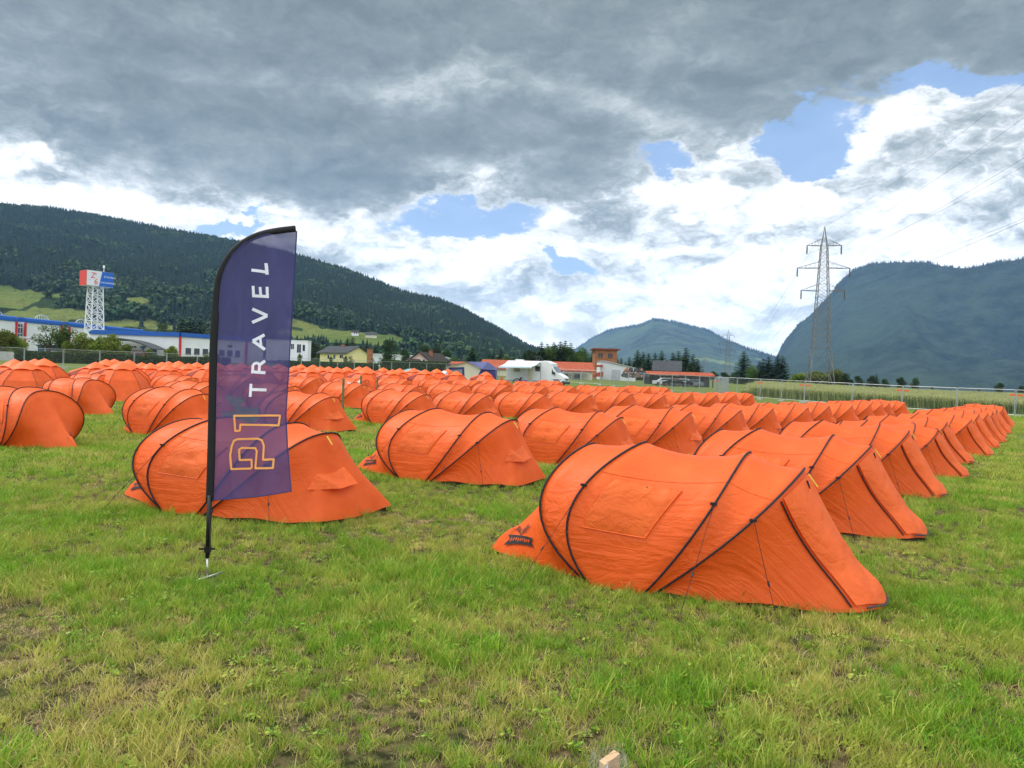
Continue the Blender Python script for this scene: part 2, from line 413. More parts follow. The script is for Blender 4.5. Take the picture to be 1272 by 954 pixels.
def make_grass():
    rnd = random.Random(3)
    P, Rr, S, I = [], [], [], []
    P2, R2, S2, I2 = [], [], [], []
    def wear(x, y):
        n = noise.noise(Vector((x * .45, y * .45, 1.7))) + .55 * noise.noise(Vector((x * 1.4, y * 1.4, 5)))
        n += .45 * math.exp(-((y - 4.6) / 1.3) ** 2) * (1 if x < .5 else .5) + .30 * math.exp(-((x - 3.5) / .8) ** 2 - ((y - 5.2) / .8) ** 2)
        n -= .20
        n += .35 * math.exp(-((x + 3.6) / .9) ** 2 - ((y - 6.9) / .5) ** 2)
        return n
    def fill(y0, y1, dens, near):
        area_y = y0
        while area_y < y1:
            st = .25 if near else 1.0
            hw = area_y * .70 + (3.6 if near else 5)
            n = dens * 2 * hw * st
            for _ in range(int(n)):
                y = area_y + rnd.random() * st; x = rnd.uniform(-hw, hw)
                if in_tent(x, y) or ((x + 2.49) / 1.4) ** 2 + (y - 6.27) ** 2 < .010: continue
                wv = wear(x, y) + rnd.gauss(0, .22)
                lush = .5 + .5 * noise.noise(Vector((x * .8, y * .8, 31)))
                z = gz(x, y) - .004
                if near:
                    if wv > .66:
                        if rnd.random() < .18: continue
                        k = rnd.choice((5, 6, 6, 5, 3))
                    elif wv > .28: k = rnd.choice((3, 4, 5, 6, 4, 0))
                    elif wv > .0: k = rnd.choice((0, 1, 3, 4, 3, 5, 7))
                    else: k = rnd.choice((0, 1, 2, 0, 1, 7, 3, 1))
                    s = rnd.uniform(.7, 1.2) * (.42 + .70 * lush) * (.8 if wv > .3 else 1)
                    P.append((x, y, z)); Rr.append((rnd.gauss(0, .1), rnd.gauss(0, .1), rnd.random() * 6.28)); S.append((s, s, s * rnd.uniform(.8, 1.2))); I.append(k)
                else:
                    k = 3 if wv > .75 else (2 if wv > .25 else rnd.choice((0, 1, 1, 0, 2)))
                    s = rnd.uniform(.8, 1.4) * (.6 + .5 * lush) * (1 + max(0, y - 20) * .015)
                    P2.append((x, y, z)); R2.append((0, 0, rnd.random() * 6.28)); S2.append((s, s, s * .9)); I2.append(k)
            area_y += st
    fill(2.4, 6.5, 300, True); fill(6.5, 10.5, 190, True); fill(10.5, 16, 90, True)
    fill(12, 26, 26, False); fill(26, 62, 7, False)
    # longer grass the mower leaves along the tent skirts
    for (ox, oy, ex, ey, f) in FOOT:
        if oy > 26: continue
        for _ in range(80 if oy < 15 else 50):
            u = rnd.uniform(0, 3.45); sgn = rnd.choice((-1, 1)); v = (f(u) + rnd.uniform(.0, .10)) * sgn
            x = ox + ex * u + ey * v; y = oy + ey * u - ex * v
            if noise.noise(Vector((x * 2.1, y * 2.1, 9))) < -.1: continue
            s = rnd.uniform(.5, .95); P.append((x, y, gz(x, y) - .004)); Rr.append((0, 0, rnd.random() * 6.28)); S.append((s, s, s)); I.append(rnd.choice((0, 1, 2, 3)))
    scatter('grass', P, Rr, S, I, near_coll, 'short green grass with yellowed straw patches in the foreground', 'grass')
    scatter('meadow_grass', P2, R2, S2, I2, far_coll, 'green grass between and around the rows of tents', 'grass')
# ------------------------------------------------------------------ pop-up tunnel tent
def fabric(name, col, deep, trans=.25, wr=1.0, crumple=0.0):
    m, t = new_mat(name)
    uv = t.n('ShaderNodeTexCoord').outputs['UV']; ob = t.n('ShaderNodeTexCoord').outputs['Object']
    oi = t.n('ShaderNodeObjectInfo').outputs['Random']
    st = t.mapping(uv, scale=(1.2, 26, 1)); st2 = t.mapping(uv, scale=(3.4, 44, 1), loc=(3, 1, 0))
    a = t.noise(st, 1.0, 3, .5, 1.2); b = t.noise(st2, 1.0, 4, .55, .8); c = t.noise(ob, 55, 3, .6); d = t.noise(ob, 3.2, 3, .5)
    # tension folds are strongest low on the panels
    sepv = t.n('ShaderNodeSeparateXYZ'); t.L.new(uv, sepv.inputs[0])
    low = t.mr(t.math('ABSOLUTE', t.math('SUBTRACT', sepv.outputs[1], .5)), .16, .44, .12, .9)
    h = t.math('ADD', t.math('MULTIPLY', t.math('ADD', a, t.math('MULTIPLY', b, .45)), t.math('MULTIPLY', low, wr)), t.math('MULTIPLY', d, .35))
    if crumple:
        e = t.noise(ob, 5.5, 4, .5, 1.2); h = t.math('ADD', h, t.math('MULTIPLY', e, crumple))
    sn = t.math('ABSOLUTE', t.math('SUBTRACT', t.noise(t.mapping(ob, scale=(1, 1, 1.6), rot=(.5, .3, .4)), 2.4, 5, .6, .8), .5))   # sharp creases left by the folded bag
    h = t.math('ADD', h, t.math('MULTIPLY', t.math('MINIMUM', sn, .06), 1.3)); h = t.math('ADD', h, t.math('MULTIPLY', c, .02))
    nb = bump(t, h, .36, .07)
    k = t.mix(t.mr(d, .3, .7), col, deep)
    weave = t.noise(ob, 160, 2, .5); k = t.mix(t.mr(weave, .3, .7, 0, .25), k, tuple(x * .8 for x in col))
    hsv = t.n('ShaderNodeHueSaturation'); t.set(hsv.inputs['Value'], t.mr(oi, 0, 1, .93, 1.05, False)); t.L.new(k, hsv.inputs['Color']); k = hsv.outputs[0]
    p = pbsdf(t, k, .52, 0, .35, nb)
    tr = t.n('ShaderNodeBsdfTranslucent'); t.set(tr.inputs[0], k); t.L.new(nb, tr.inputs['Normal'])
    mx = t.n('ShaderNodeMixShader'); mx.inputs[0].default_value = trans; t.L.new(p, mx.inputs[1]); t.L.new(tr.outputs[0], mx.inputs[2])
    finish(t, mx.outputs[0]); return m
FAB = fabric('tent_fabric', (.95, .150, .020), (.86, .120, .012))
FAB2 = fabric('tent_flap_fabric', (.95, .165, .030), (.86, .135, .018), .15, .4, 1.0)
FABW = fabric('tent_window_fabric', (.90, .155, .018), (.80, .125, .012), .2, .5, .8)
BLACK = paint('black_webbing', (.012, .013, .020), .6)
CORD = paint('cord', (.02, .02, .022), .7)
YEL = paint('yellow_tape', (.75, .62, .08), .6)
INK = paint('navy_print', (.018, .016, .022), .6)
PEG = paint('peg_steel', (.45, .45, .44), .35, .9)
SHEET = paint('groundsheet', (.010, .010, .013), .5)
def lerp(a, b, t): return a + (b - a) * t
HO = [  # base u, a, b (u = base + a q + b q^2), height, half width
    (1.26, -1.60, 1.36, 1.12, .64), (1.28, -1.05, 1.28, 1.17, .68), (1.74, .94, -.27, 1.15, .70), (1.80, 1.31, -.26, 1.05, .68)]
class TentShape:
    def __init__(s, corner1, corner2, seed=0, lean=0):
        s.c1, s.c2, s.seed, s.lean = corner1, corner2, seed, lean
    def rib(s, k, q):
        """rib k (0 tail edge, 1-4 hoops, 5 porch edge) at q in 0..1 from near base over to far base; near side = -y"""
        sgn = -1 if q < .5 else 1
        if k == 0:
            f = 1 - abs(1 - 2 * q); f = min(1, f)
            g = f ** .9
            e = max(0, (f - .82) / .18)
            return Vector((lerp(1.26, .03, g), sgn * .64 * max(0, (1 - g)) ** .92, .025 + .02 * math.sin(f * 9 + s.seed)* (1 - f)))
        if k == 5:
            (ax, ay), (bx, by) = s.c1, s.c2
            z = .045 + .014 * math.sin(q * 31 + s.seed)
            if q < .40: t = (q / .40); return Vector((lerp(1.80, ax, t), lerp(-.68, -ay, t) - .05 * math.sin(PI * t), z))
            if q > .60: t = ((1 - q) / .40); return Vector((lerp(1.80, bx, t), lerp(.68, -by, t) + .05 * math.sin(PI * t), z))
            t = (q - .40) / .20; return Vector((lerp(ax, bx, t) + .05 * math.sin(PI * t), lerp(-ay, -by, t), z))
        b, a1, a2, h, hw = HO[k - 1]
        th = PI * q; sn = max(0, math.sin(th)); w = sn ** .86; cs = abs(math.cos(th)) ** .80
        wid = hw * cs * (1 + .10 * math.sin(2 * min(th, PI - th)))
        return Vector((b + a1 * w + a2 * w * w, sgn * wid + s.lean * w, .02 + h * w))
    def shear(s, t, q):
        if t > 4: return q - .17 * (t - 4) if q < .5 else q + .17 * (t - 4)
        if t < 1: return q + .10 * (1 - t) if q < .5 else q - .10 * (1 - t)
        return q
    def surf(s, t, q):
        k = min(4, int(t)); f = t - k
        p = s.rib(k, q).lerp(s.rib(k + 1, q), f)
        amt = (.075, .025, .075, .035, .07)[k] * 4 * f * (1 - f) * math.sin(PI * q) ** .7
        c = Vector((p.x, 0, .25)); d = c - p
        if d.length > .05: p = p + d.normalized() * amt
        # fold relief fanning along the panels
        if 0 < f < 1:
            qq = s.shear(t, q)
            n = noise.noise(Vector((t * .9 + s.seed * 3.1, qq * 11, s.seed))) * .014 + noise.noise(Vector((t * .8, qq * 30, s.seed + 5))) * .010 * max(0, .4 + 1.4 * noise.noise(Vector((t * 2.3, q * 5, s.seed + 9))))
            lowf = 1 if abs(q - .5) > .28 else .45
            p = p - d.normalized() * n * 4 * f * (1 - f) * lowf * (1 if min(q, 1 - q) > .01 else .3)
        return p
    def nrm(s, t, q):
        e = .02
        t0, t1 = max(.001, t - e), min(4.999, t + e); q0, q1 = max(.001, q - e), min(.999, q + e)
        a = s.surf(t1, q) - s.surf(t0, q); b = s.surf(t, q1) - s.surf(t, q0)
        n = a.cross(b)
        if n.length < 1e-9: return Vector((0, 0, 1))
        n.normalize()
        if n.dot(s.surf(t, q) - Vector((1.6, 0, .1))) < 0: n = -n
        return n
    def off(s, t, q, o): return s.surf(t, q) + s.nrm(t, q) * o
SPAN = (10, 4, 9, 5, 12)
def fly_mesh(sh, name, parent, nq=56):
    ts = []
    for k in range(5): ts += [k + i / SPAN[k] for i in range(SPAN[k])]
    ts.append(5.0)
    qs = [.5 - .5 * math.cos(PI * i / nq) * (.35) - (.5 - i / nq) * .65 for i in range(nq + 1)]; qs[0] = 0; qs[-1] = 1
    vs = [tuple(sh.surf(t, q)) for t in ts for q in qs]; n = nq + 1
    fs = [(i * n + j, i * n + j + 1, (i + 1) * n + j + 1, (i + 1) * n + j) for i in range(len(ts) - 1) for j in range(nq)]
    me = bpy.data.meshes.new(name); me.from_pydata(vs, [], fs); me.materials.append(FAB)
    uvl = me.uv_layers.new(name='UVMap')
    li = np.empty(len(me.loops), dtype=np.int32); me.loops.foreach_get('vertex_index', li)
    uu = np.array([(t * .9, sh.shear(t, q)) for t in ts for q in qs], dtype=np.float32); uvl.data.foreach_set('uv', uu[li].ravel())
    me.polygons.foreach_set('use_smooth', [True] * len(me.polygons))
    # seam-sharp hoops come from the sleeves laid over them
    bm = bmesh.new(); bm.from_mesh(me); bmesh.ops.remove_doubles(bm, verts=bm.verts, dist=.0008); bmesh.ops.recalc_face_normals(bm, faces=bm.faces); bm.to_mesh(me); bm.free()
    return link(bpy.data.objects.new(name, me), parent)
def patch(sh, name, mat, parent, corners, off, nu=10, nq=8, thick=.0, ruffle=0.0):
    """sheet sewn on the fly; corners = four (t,q)"""
    mb = MB(); uvs = []
    for i in range(nu + 1):
        for j in range(nq + 1):
            f, g = i / nu, j / nq
            a = (lerp(corners[0][0], corners[1][0], f), lerp(corners[0][1], corners[1][1], f)); b = (lerp(corners[3][0], corners[2][0], f), lerp(corners[3][1], corners[2][1], f))
            t, q = lerp(a[0], b[0], g), lerp(a[1], b[1], g)
            e = 0 if (i in (0, nu) or j in (0, nq)) else 1
            o = off + ruffle * e * (noise.noise(Vector((f * 6, g * 9, sh.seed))) + .4)
            mb.v.append(tuple(sh.off(t, q, o)))
    n = nq + 1
    mb.f = [(i * n + j, i * n + j + 1, (i + 1) * n + j + 1, (i + 1) * n + j) for i in range(nu) for j in range(nq)]; mb.m = [0] * len(mb.f)
    o = mb.build(name, mat, parent, smooth=True, fix=False)
    o.data.uv_layers.new(name='UVMap')
    md = o.data; uvl = md.uv_layers[0]
    li = np.empty(len(md.loops), dtype=np.int32); md.loops.foreach_get('vertex_index', li)
    uu = np.array([(i / nu, .25 + .2 * j / nq) for i in range(nu + 1) for j in range(nq + 1)], dtype=np.float32); uvl.data.foreach_set('uv', uu[li].ravel())
    return o
def line_on(sh, pts, off, n=14):
    out = []
    for (a, b) in zip(pts[:-1], pts[1:]):
        for i in range(n): out.append(sh.off(lerp(a[0], b[0], i / n), lerp(a[1], b[1], i / n), off))
    out.append(sh.off(pts[-1][0], pts[-1][1], off)); return out
def decal(sh, name, mat, parent, polys, t0, q0, dt, dq, off, far=False):
    mb = MB()
    for poly in polys:
        # subdivide long edges so that it follows the cloth
        pp = []
        for a, b in zip(poly, poly[1:] + poly[:1]):
            pp += [a, ((a[0] + b[0]) / 2, (a[1] + b[1]) / 2)]
        c = (sum(p[0] for p in pp) / len(pp), sum(p[1] for p in pp) / len(pp))
        def mp(p):
            q = .455 - .185 * p[0] + .11 * p[1]
            return sh.off(.085 + .13 * p[0] + .22 * p[1], 1 - q if far else q, off)
        vs = [mp(c)] + [mp(p) for p in pp]
        mb.add(vs, [(0, i + 1, (i + 1) % len(pp) + 1) for i in range(len(pp))])
    return mb.build(name, mat, parent, fix=False)
def stroke(a, b, w):
    dx_, dy_ = b[0] - a[0], b[1] - a[1]; l = math.hypot(dx_, dy_) or 1; nx, ny = -dy_ / l * w / 2, dx_ / l * w / 2
    return [(a[0] + nx, a[1] + ny), (a[0] - nx, a[1] - ny), (b[0] - nx, b[1] - ny), (b[0] + nx, b[1] + ny)]
BANNER = [[(.16, -.06), (1.0, -.16), (.93, 0.02), (1.0, .18), (.12, .30), (.2, .12), (.04, -.05)]]
BANNER = [[(0.02, -.14), (.5, -.14), (.5, .16), (.10, .16), (.17, .02)], [(.5, -.14), (.97, -.14), (.90, .02), (1.0, .16), (.5, .16)]]
random.seed(21)
LETTER = []
for i in range(9):
    x = .2 + i * .075; LETTER.append(stroke((x, -.07 + .02 * (i % 3)), (x + .03, .07 - .015 * (i % 2)), .020)); LETTER.append(stroke((x, -.04 + .06 * (i % 2)), (x + .06, .0 + .03 * (i % 3)), .016))
TWIG = []
for sgn in (-1, 1):
    TWIG.append(stroke((.48, .18), (.48 + sgn * .22, .62), .028))
    for k in range(4):
        f = .25 + k * .2; x, y = .48 + sgn * .22 * f, .18 + .44 * f
        TWIG.append(stroke((x, y), (x + sgn * .17, y + .06), .024)); TWIG.append(stroke((x, y), (x - sgn * .02, y + .2), .022))
def guy(parent, a, b, peg=True):
    mb = MB(); a = Vector(a); b = Vector(b)
    m = a.lerp(b, .5) - Vector((0, 0, .01)); mb.tube([a, m, b], .0026, 4)
    o = mb.build('guy_line', CORD, parent, fix=False)
    s = MB(); c = a.lerp(b, .62); d = (b - a).normalized(); s.bar(c - d * .02, c + d * .02, .016, .006); s.build('line_runner', BLACK, o, fix=False)
    if peg:
        p = MB(); p.tube([b + Vector((0, 0, .03)), b + Vector((-.01, 0, .012)), b + Vector((.01, 0, -.06))], .004, 5); p.build('tent_peg', PEG, o, fix=False)
    return o
def make_tent(sh, variant, full=True):
    t = thing('popup_tent', '', 'tent')
    fly_mesh(sh, 'fly', t, 56 if full else 36)
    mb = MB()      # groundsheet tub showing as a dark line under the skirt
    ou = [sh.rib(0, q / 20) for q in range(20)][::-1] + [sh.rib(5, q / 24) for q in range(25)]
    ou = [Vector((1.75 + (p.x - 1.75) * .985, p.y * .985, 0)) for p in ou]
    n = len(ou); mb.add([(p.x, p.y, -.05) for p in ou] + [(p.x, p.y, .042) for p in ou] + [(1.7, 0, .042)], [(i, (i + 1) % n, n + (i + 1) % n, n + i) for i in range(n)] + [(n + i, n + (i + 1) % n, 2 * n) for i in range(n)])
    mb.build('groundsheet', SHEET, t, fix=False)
    for k in (1, 2, 3, 4):
        mb = MB(); N = 40 if full else 26
        mb.tube([sh.off(k, min(.999, max(.001, i / N)), .006) for i in range(N + 1)], .0095, 6)
        mb.build('hoop_sleeve', BLACK, t, smooth=True, fix=False)
    # window blind on the near side (and its twin on the far side)
    for far in (False, True):
        def Q(c): return [(a, 1 - b) for a, b in c] if far else c
        cs = Q([(2.13, .118), (2.66, .112), (2.70, .262), (2.15, .275)])
        w = patch(sh, 'window_blind', FABW, t, cs, .008, 10, 8, ruffle=.016)
        if full:
            mb = MB(); mb.tube(line_on(sh, [cs[0], cs[1], cs[2]], .010, 8), .0035, 4); mb.tube(line_on(sh, [cs[0], cs[3]], .008, 8), .003, 4); mb.tube(line_on(sh, [cs[3], cs[2]], .008, 8), .002, 4)
            mb.build('hem', FAB2, w, fix=False)
            p = sh.off(2.43, .262 if not far else .738, .012); mb = MB(); mb.bar(p, p + Vector((.01, 0, -.035)), .012, .008); mb.build('toggle', BLACK, w, fix=False)
        if full and not far:
            b = decal(sh, 'printed_banner', INK, t, BANNER, .36, .205, .26, .16, .012, far)
            decal(sh, 'banner_lettering', FAB2, b, LETTER, .36, .205, .26, .16, .015, far)
            decal(sh, 'printed_twig', INK, t, TWIG, .36, .205, .26, .16, .012, far)
    if full:
        for q in (.285, .715):
            mb = MB(); mb.tube(line_on(sh, [(2.0, q), (3.0, q + (.5 - q) * .06), (4.0, q)], .0015, 12), .0028, 4); mb.build('seam', FABW, t, fix=False)
    if variant == 'door':
        cs = [(4.03, .31), (4.96, .39), (4.99, .60), (4.03, .51)]
        fl = patch(sh, 'door_flap', FAB2, t, cs, .022, 22, 6, ruffle=.02)
        if full:
            mb = MB(); mb.tube(line_on(sh, [(4.04, .302), (4.97, .382)], .010, 24), .007, 5); mb.build('zip', BLACK, fl, fix=False)
            p = sh.off(4.05, .44, .03); mb = MB(); mb.tube([p, p + Vector((.012, 0, -.03)), p + Vector((.02, .01, -.065))], .007, 5); mb.build('toggle', BLACK, fl, fix=False)
        if full:
            mb = MB(); mb.tube(line_on(sh, [(4.985, .41), (4.985, .6)], .03, 8), .008, 5); mb.build('hem', paint('grey_tape', (.05, .055, .07)), fl, fix=False)
    else:
        mb = MB()      # hooded vent on the porch panel
        A, B, C, D_ = (4.40, .40), (4.36, .52), (4.60, .36), (4.60, .53)
        pa, pb, pc, pd = sh.off(*A, .005), sh.off(*B, .005), sh.off(*C, .045), sh.off(*D_, .06)
        pm = sh.off(4.62, .45, .085)
        mb.add([pa, pb, pd, pm, pc], [(0, 1, 2), (0, 2, 3), (0, 3, 4)]); q = [p - sh.nrm(4.5, .45) * .012 for p in (pa, pb, pd, pm, pc)]
        v = mb.build('vent_hood', FAB2, t, smooth=False, fix=False)
        mb = MB(); mb.add([sh.off(4.60, .37, .004), sh.off(4.60, .52, .004), sh.off(4.57, .52, .006), sh.off(4.57, .37, .006)], [(0, 1, 2, 3)]); mb.build('vent_opening', INK, v, fix=False)
    # yellow pull tape at the head of the front hoop
    p = sh.off(4.03, .485, .03); mb = MB(); mb.bar(p, p + Vector((.075, -.01, -.10)), .016, .006)
    yt = mb.build('pull_tape', YEL, t, fix=False)
    if full:
        z0 = 0.0
        for far in (False, True):
            sg = 1 if far else -1
            Q = lambda q: 1 - q if far else q
            guy(t, sh.off(2, Q(.23), .012), (.78, sg * 1.05, z0))
            guy(t, sh.off(3, Q(.22), .012), (2.12, sg * 1.15, z0))
            guy(t, sh.off(4, Q(.21), .012), (2.78, sg * .84, z0))
            for k, q in ((2, .23), (3, .22), (4, .21)):
                mb = MB(); c = sh.off(k, Q(q), .014); mb.bar(c - Vector((.03, 0, 0)), c + Vector((.02, 0, 0)), .02, .02); mb.build('clip', BLACK, t, fix=False)
    return t
def hw_fn(c):
    def f(u):
        if u < 1.11: return max(0, .62 * u / 1.11 - .02)
        if u < 1.8: return .62
        return lerp(.62, c, (u - 1.8) / 1.6) - .02
    return f
shA = TentShape((3.34, .36), (3.50, -.16), 1)
shB = TentShape((3.12, .50), (3.22, -.88), 2)
shC = TentShape((3.10, .45), (3.18, -.80), 4, .03)
shD = TentShape((3.30, .32), (3.44, -.24), 6, -.03)
# local near side is -y
ORD = ['first', 'second', 'third', 'fourth', 'fifth', 'sixth', 'seventh', 'eighth', 'ninth', 'tenth', 'eleventh', 'twelfth', 'thirteenth', 'fourteenth', 'fifteenth']
def tents():
    protos = {}
    def proto(kind, full):
        key = (kind, full)
        if key in protos: return protos[key], False
        sh = {'A': shA, 'B': shB, 'C': shC, 'D': shD}[kind]
        protos[key] = make_tent(sh, 'door' if kind in 'AD' else 'vent', full); return protos[key], True
    AX = -math.atan2(.417, .909)
    ST = Vector((2.12, 3.09))
    rnd = random.Random(11)
    def put(kind, full, tail, rz, label, grp, sc=1.0):
        p, first = proto(kind, full)
        o = p if first else copy_tree(p)
        ex, ey = math.cos(rz), math.sin(rz)
        cx, cy = tail[0] + ex * 1.7, tail[1] + ey * 1.7
        # lie on the ground: follow its slope
        zs = .985 if (kind == 'A' and not FOOT) else (.975 if kind in 'AD' else .93)
        g0 = gz(tail[0], tail[1]); g1 = gz(tail[0] + ex * 3.4, tail[1] + ey * 3.4)
        gl = gz(cx - ey * .6, cy + ex * .6); gr = gz(cx + ey * .6, cy - ex * .6)
        pitch = -math.atan2(g1 - g0, 3.4); rollx = math.atan2(gl - gr, 1.2)
        Mx = Matrix.Rotation(rz, 4, 'Z') @ Matrix.Rotation(pitch, 4, 'Y') @ Matrix.Rotation(rollx, 4, 'X')
        o.rotation_euler = Mx.to_euler(); o.location = (tail[0], tail[1], (g0))
        o.scale = (sc, sc, sc * (.86 / .93 if sc > 1.05 else 1) * zs) if sc != 1.0 or not FOOT else (sc * rnd.uniform(.97, 1.02), sc * rnd.uniform(.96, 1.05), sc * zs * rnd.uniform(.95, 1.04))
        o['label'] = label; o['category'] = 'tent'; o['group'] = grp
        FOOT.append((tail[0], tail[1], ex, ey, hw_fn(.25 if kind in 'AD' else .5)))
    A0 = Vector((-.19, 7.5))
    G = 'orange pop-up tunnel tents in rows on the grass'
    for i in range(13):
        p = A0 + ST * i * (1.03 if i else 1) + Vector((rnd.gauss(0, .12), rnd.gauss(0, .12))) * (i > 0) + Vector(((0, -.22, -.14)[min(i, 2)], 0))
        lab = 'large orange tunnel tent in the right foreground, zipped door flap and window blind' if i == 0 else \
              'orange tunnel tent with zipped door flap, %s from the front in the rightmost row' % ORD[i]
        put('A' if i % 3 != 2 else 'D', i < 6, p, AX + (0 if i == 0 else rnd.gauss(0, .045)), lab, G)
    B0 = Vector((-4.98, 9.9))
    for i in range(13):
        p = B0 + ST * i * 1.02 + Vector((.12, .35)) * min(i, 1) + Vector((rnd.gauss(0, .1), rnd.gauss(0, .1))) * (i > 1)
        lab = {0: 'orange tunnel tent with hooded vent standing right behind the purple feather flag',
               1: 'orange tunnel tent with big rear window blind, just left behind the large foreground tent'}.get(i, 'orange tunnel tent, %s from the front in the row starting behind the feather flag' % ORD[i])
        put('B' if i % 2 == 0 else 'C', i < 6, p, AX + (.09 if i == 0 else (.04 if i == 1 else rnd.gauss(0, .03))), lab, G, 1.06 if i == 0 else 1.03)
    for i in range(13):
        p = Vector((-11.75, 15.95)) + ST * i * 1.01 + Vector((-.1, .15)) * min(i, 1) + Vector((rnd.gauss(0, .1), rnd.gauss(0, .1))) * (i > 1)
        if i == 0:
            put('C', True, (-8.15, 14.55), AX + PI, 'orange tunnel tent cut off by the left picture edge, dark print on its right corner', G); continue
        put('CB'[i % 2], i < 5, p, AX + rnd.gauss(0, .03), {1: 'orange tunnel tent left of the flag pole, behind the tent the flag hangs over'}.get(i, 'orange tunnel tent, %s from the front in the third row from the right' % ORD[i]), G)
    for i in range(13):
        p = Vector((-15.4, 25.2)) + ST * i + Vector((rnd.gauss(0, .12), rnd.gauss(0, .12)))
        if i == 0:
            put('B', True, (-12.25, 23.8), AX + PI, 'orange tunnel tent at the left with dark print beside the grass aisle, further back', G); continue
        put('BC'[i % 2], i < 2, p, AX + rnd.gauss(0, .03), 'orange tunnel tent, %s from the left in the second hindmost row of tunnel tents' % ORD[i], G)
    for i in range(11):
        p = Vector((-19.6, 33.8)) + ST * i + Vector((rnd.gauss(0, .12), rnd.gauss(0, .12)))
        if i == 0:
            put('C', False, (-16.5, 32.5), AX + PI, 'orange tunnel tent seen from its rear beside the first dome tents at the left', G); continue
        put('BC'[i % 2], False, p, AX + rnd.gauss(0, .03), 'orange tunnel tent, %s from the left in the hindmost row, next to the dome tents' % ORD[i], G)
tents()
# ------------------------------------------------------------------ dome tents
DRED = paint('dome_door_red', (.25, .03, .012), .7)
def make_dome():
    t = thing('dome_tent', '', 'tent')
    n = 6; prof = [(1.28, .0), (1.18, .38), (.94, .82), (.60, 1.17), (.32, 1.32), (0, 1.42)]
    mb = MB(); vs = []; K = 4
    N = n * K
    for r, z in prof:
        for i in range(N):
            a = 2 * PI * i / N + PI / 6; k = (i % K) / K
            sag = 1 - .12 * math.sin(PI * k) * (1 if z > .05 else .3)
            vs.append((r * sag * math.cos(a), r * sag * math.sin(a), z - (0 if z < .1 else .02 * math.sin(PI * k))))
    fs = [(j * N + i, j * N + (i + 1) % N, (j + 1) * N + (i + 1) % N, (j + 1) * N + i) for j in range(len(prof) - 1) for i in range(N)]
    mb.add(vs, fs); mb.build('fly', FAB, t, smooth=False)
    mb = MB(); vs = [(0, 0, 1.56)]
    for i in range(N):
        a = 2 * PI * i / N + PI / 6; k = (i % K) / K; r = .60 * (1 - .17 * math.sin(PI * k)); vs.append((r * math.cos(a), r * math.sin(a), 1.20 + .05 * math.sin(PI * k)))
    for i in range(N):
        a = 2 * PI * i / N + PI / 6; k = (i % K) / K; r = .30 * (1 - .12 * math.sin(PI * k)); vs.append((r * math.cos(a), r * math.sin(a), 1.41 + .02 * math.sin(PI * k)))
    mb.add(vs, [(0, N + 1 + i, N + 1 + (i + 1) % N) for i in range(N)] + [(N + 1 + i, 1 + i, 1 + (i + 1) % N, N + 1 + (i + 1) % N) for i in range(N)])
    mb.build('rain_cap', FAB2, t, smooth=False)
    mb = MB()  # poles standing out between the panels
    for i in range(n):
        a = 2 * PI * i / n + PI / 6; pts = [(r * 1.012 * math.cos(a), r * 1.012 * math.sin(a), z + .005) for r, z in prof[:4]]
        mb.tube(pts, .012, 5)
    mb.build('pole_sleeves', paint('dark_orange_tape', (.35, .05, .012)), t, fix=False)
    mb = MB()  # open porch: awning projecting and dark doorway
    a = PI * 1.02; ca, sa = math.cos(a), math.sin(a)
    def L(r, s, z): return Vector((r * ca - s * sa, r * sa + s * ca, z))
    a_ = .0
    A_, M_, B_, C_, E_ = L(.50, .0, 1.30), L(1.20, 0, 1.06), L(1.75, 0, 0), L(1.06, .74, 0), L(1.06, -.74, 0)
    mb.add([A_, M_, B_, E_], [(0, 1, 2, 3)]); mb.add([A_, M_, M_ + L(-.04, .12, -.10), A_ + L(.0, .16, -.08)], [(0, 1, 2, 3)]); mb.add([M_, B_, B_ + L(-.14, .10, 0), M_ + L(-.04, .12, -.10)], [(0, 1, 2, 3)])
    mb.build('porch', FAB, t, fix=False)
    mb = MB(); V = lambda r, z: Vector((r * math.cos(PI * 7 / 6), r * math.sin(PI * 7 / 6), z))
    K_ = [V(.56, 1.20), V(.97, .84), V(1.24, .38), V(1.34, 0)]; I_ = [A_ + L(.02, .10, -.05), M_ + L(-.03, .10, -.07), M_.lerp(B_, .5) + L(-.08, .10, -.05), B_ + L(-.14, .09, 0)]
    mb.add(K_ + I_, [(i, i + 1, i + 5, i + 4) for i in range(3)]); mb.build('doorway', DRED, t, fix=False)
    return t
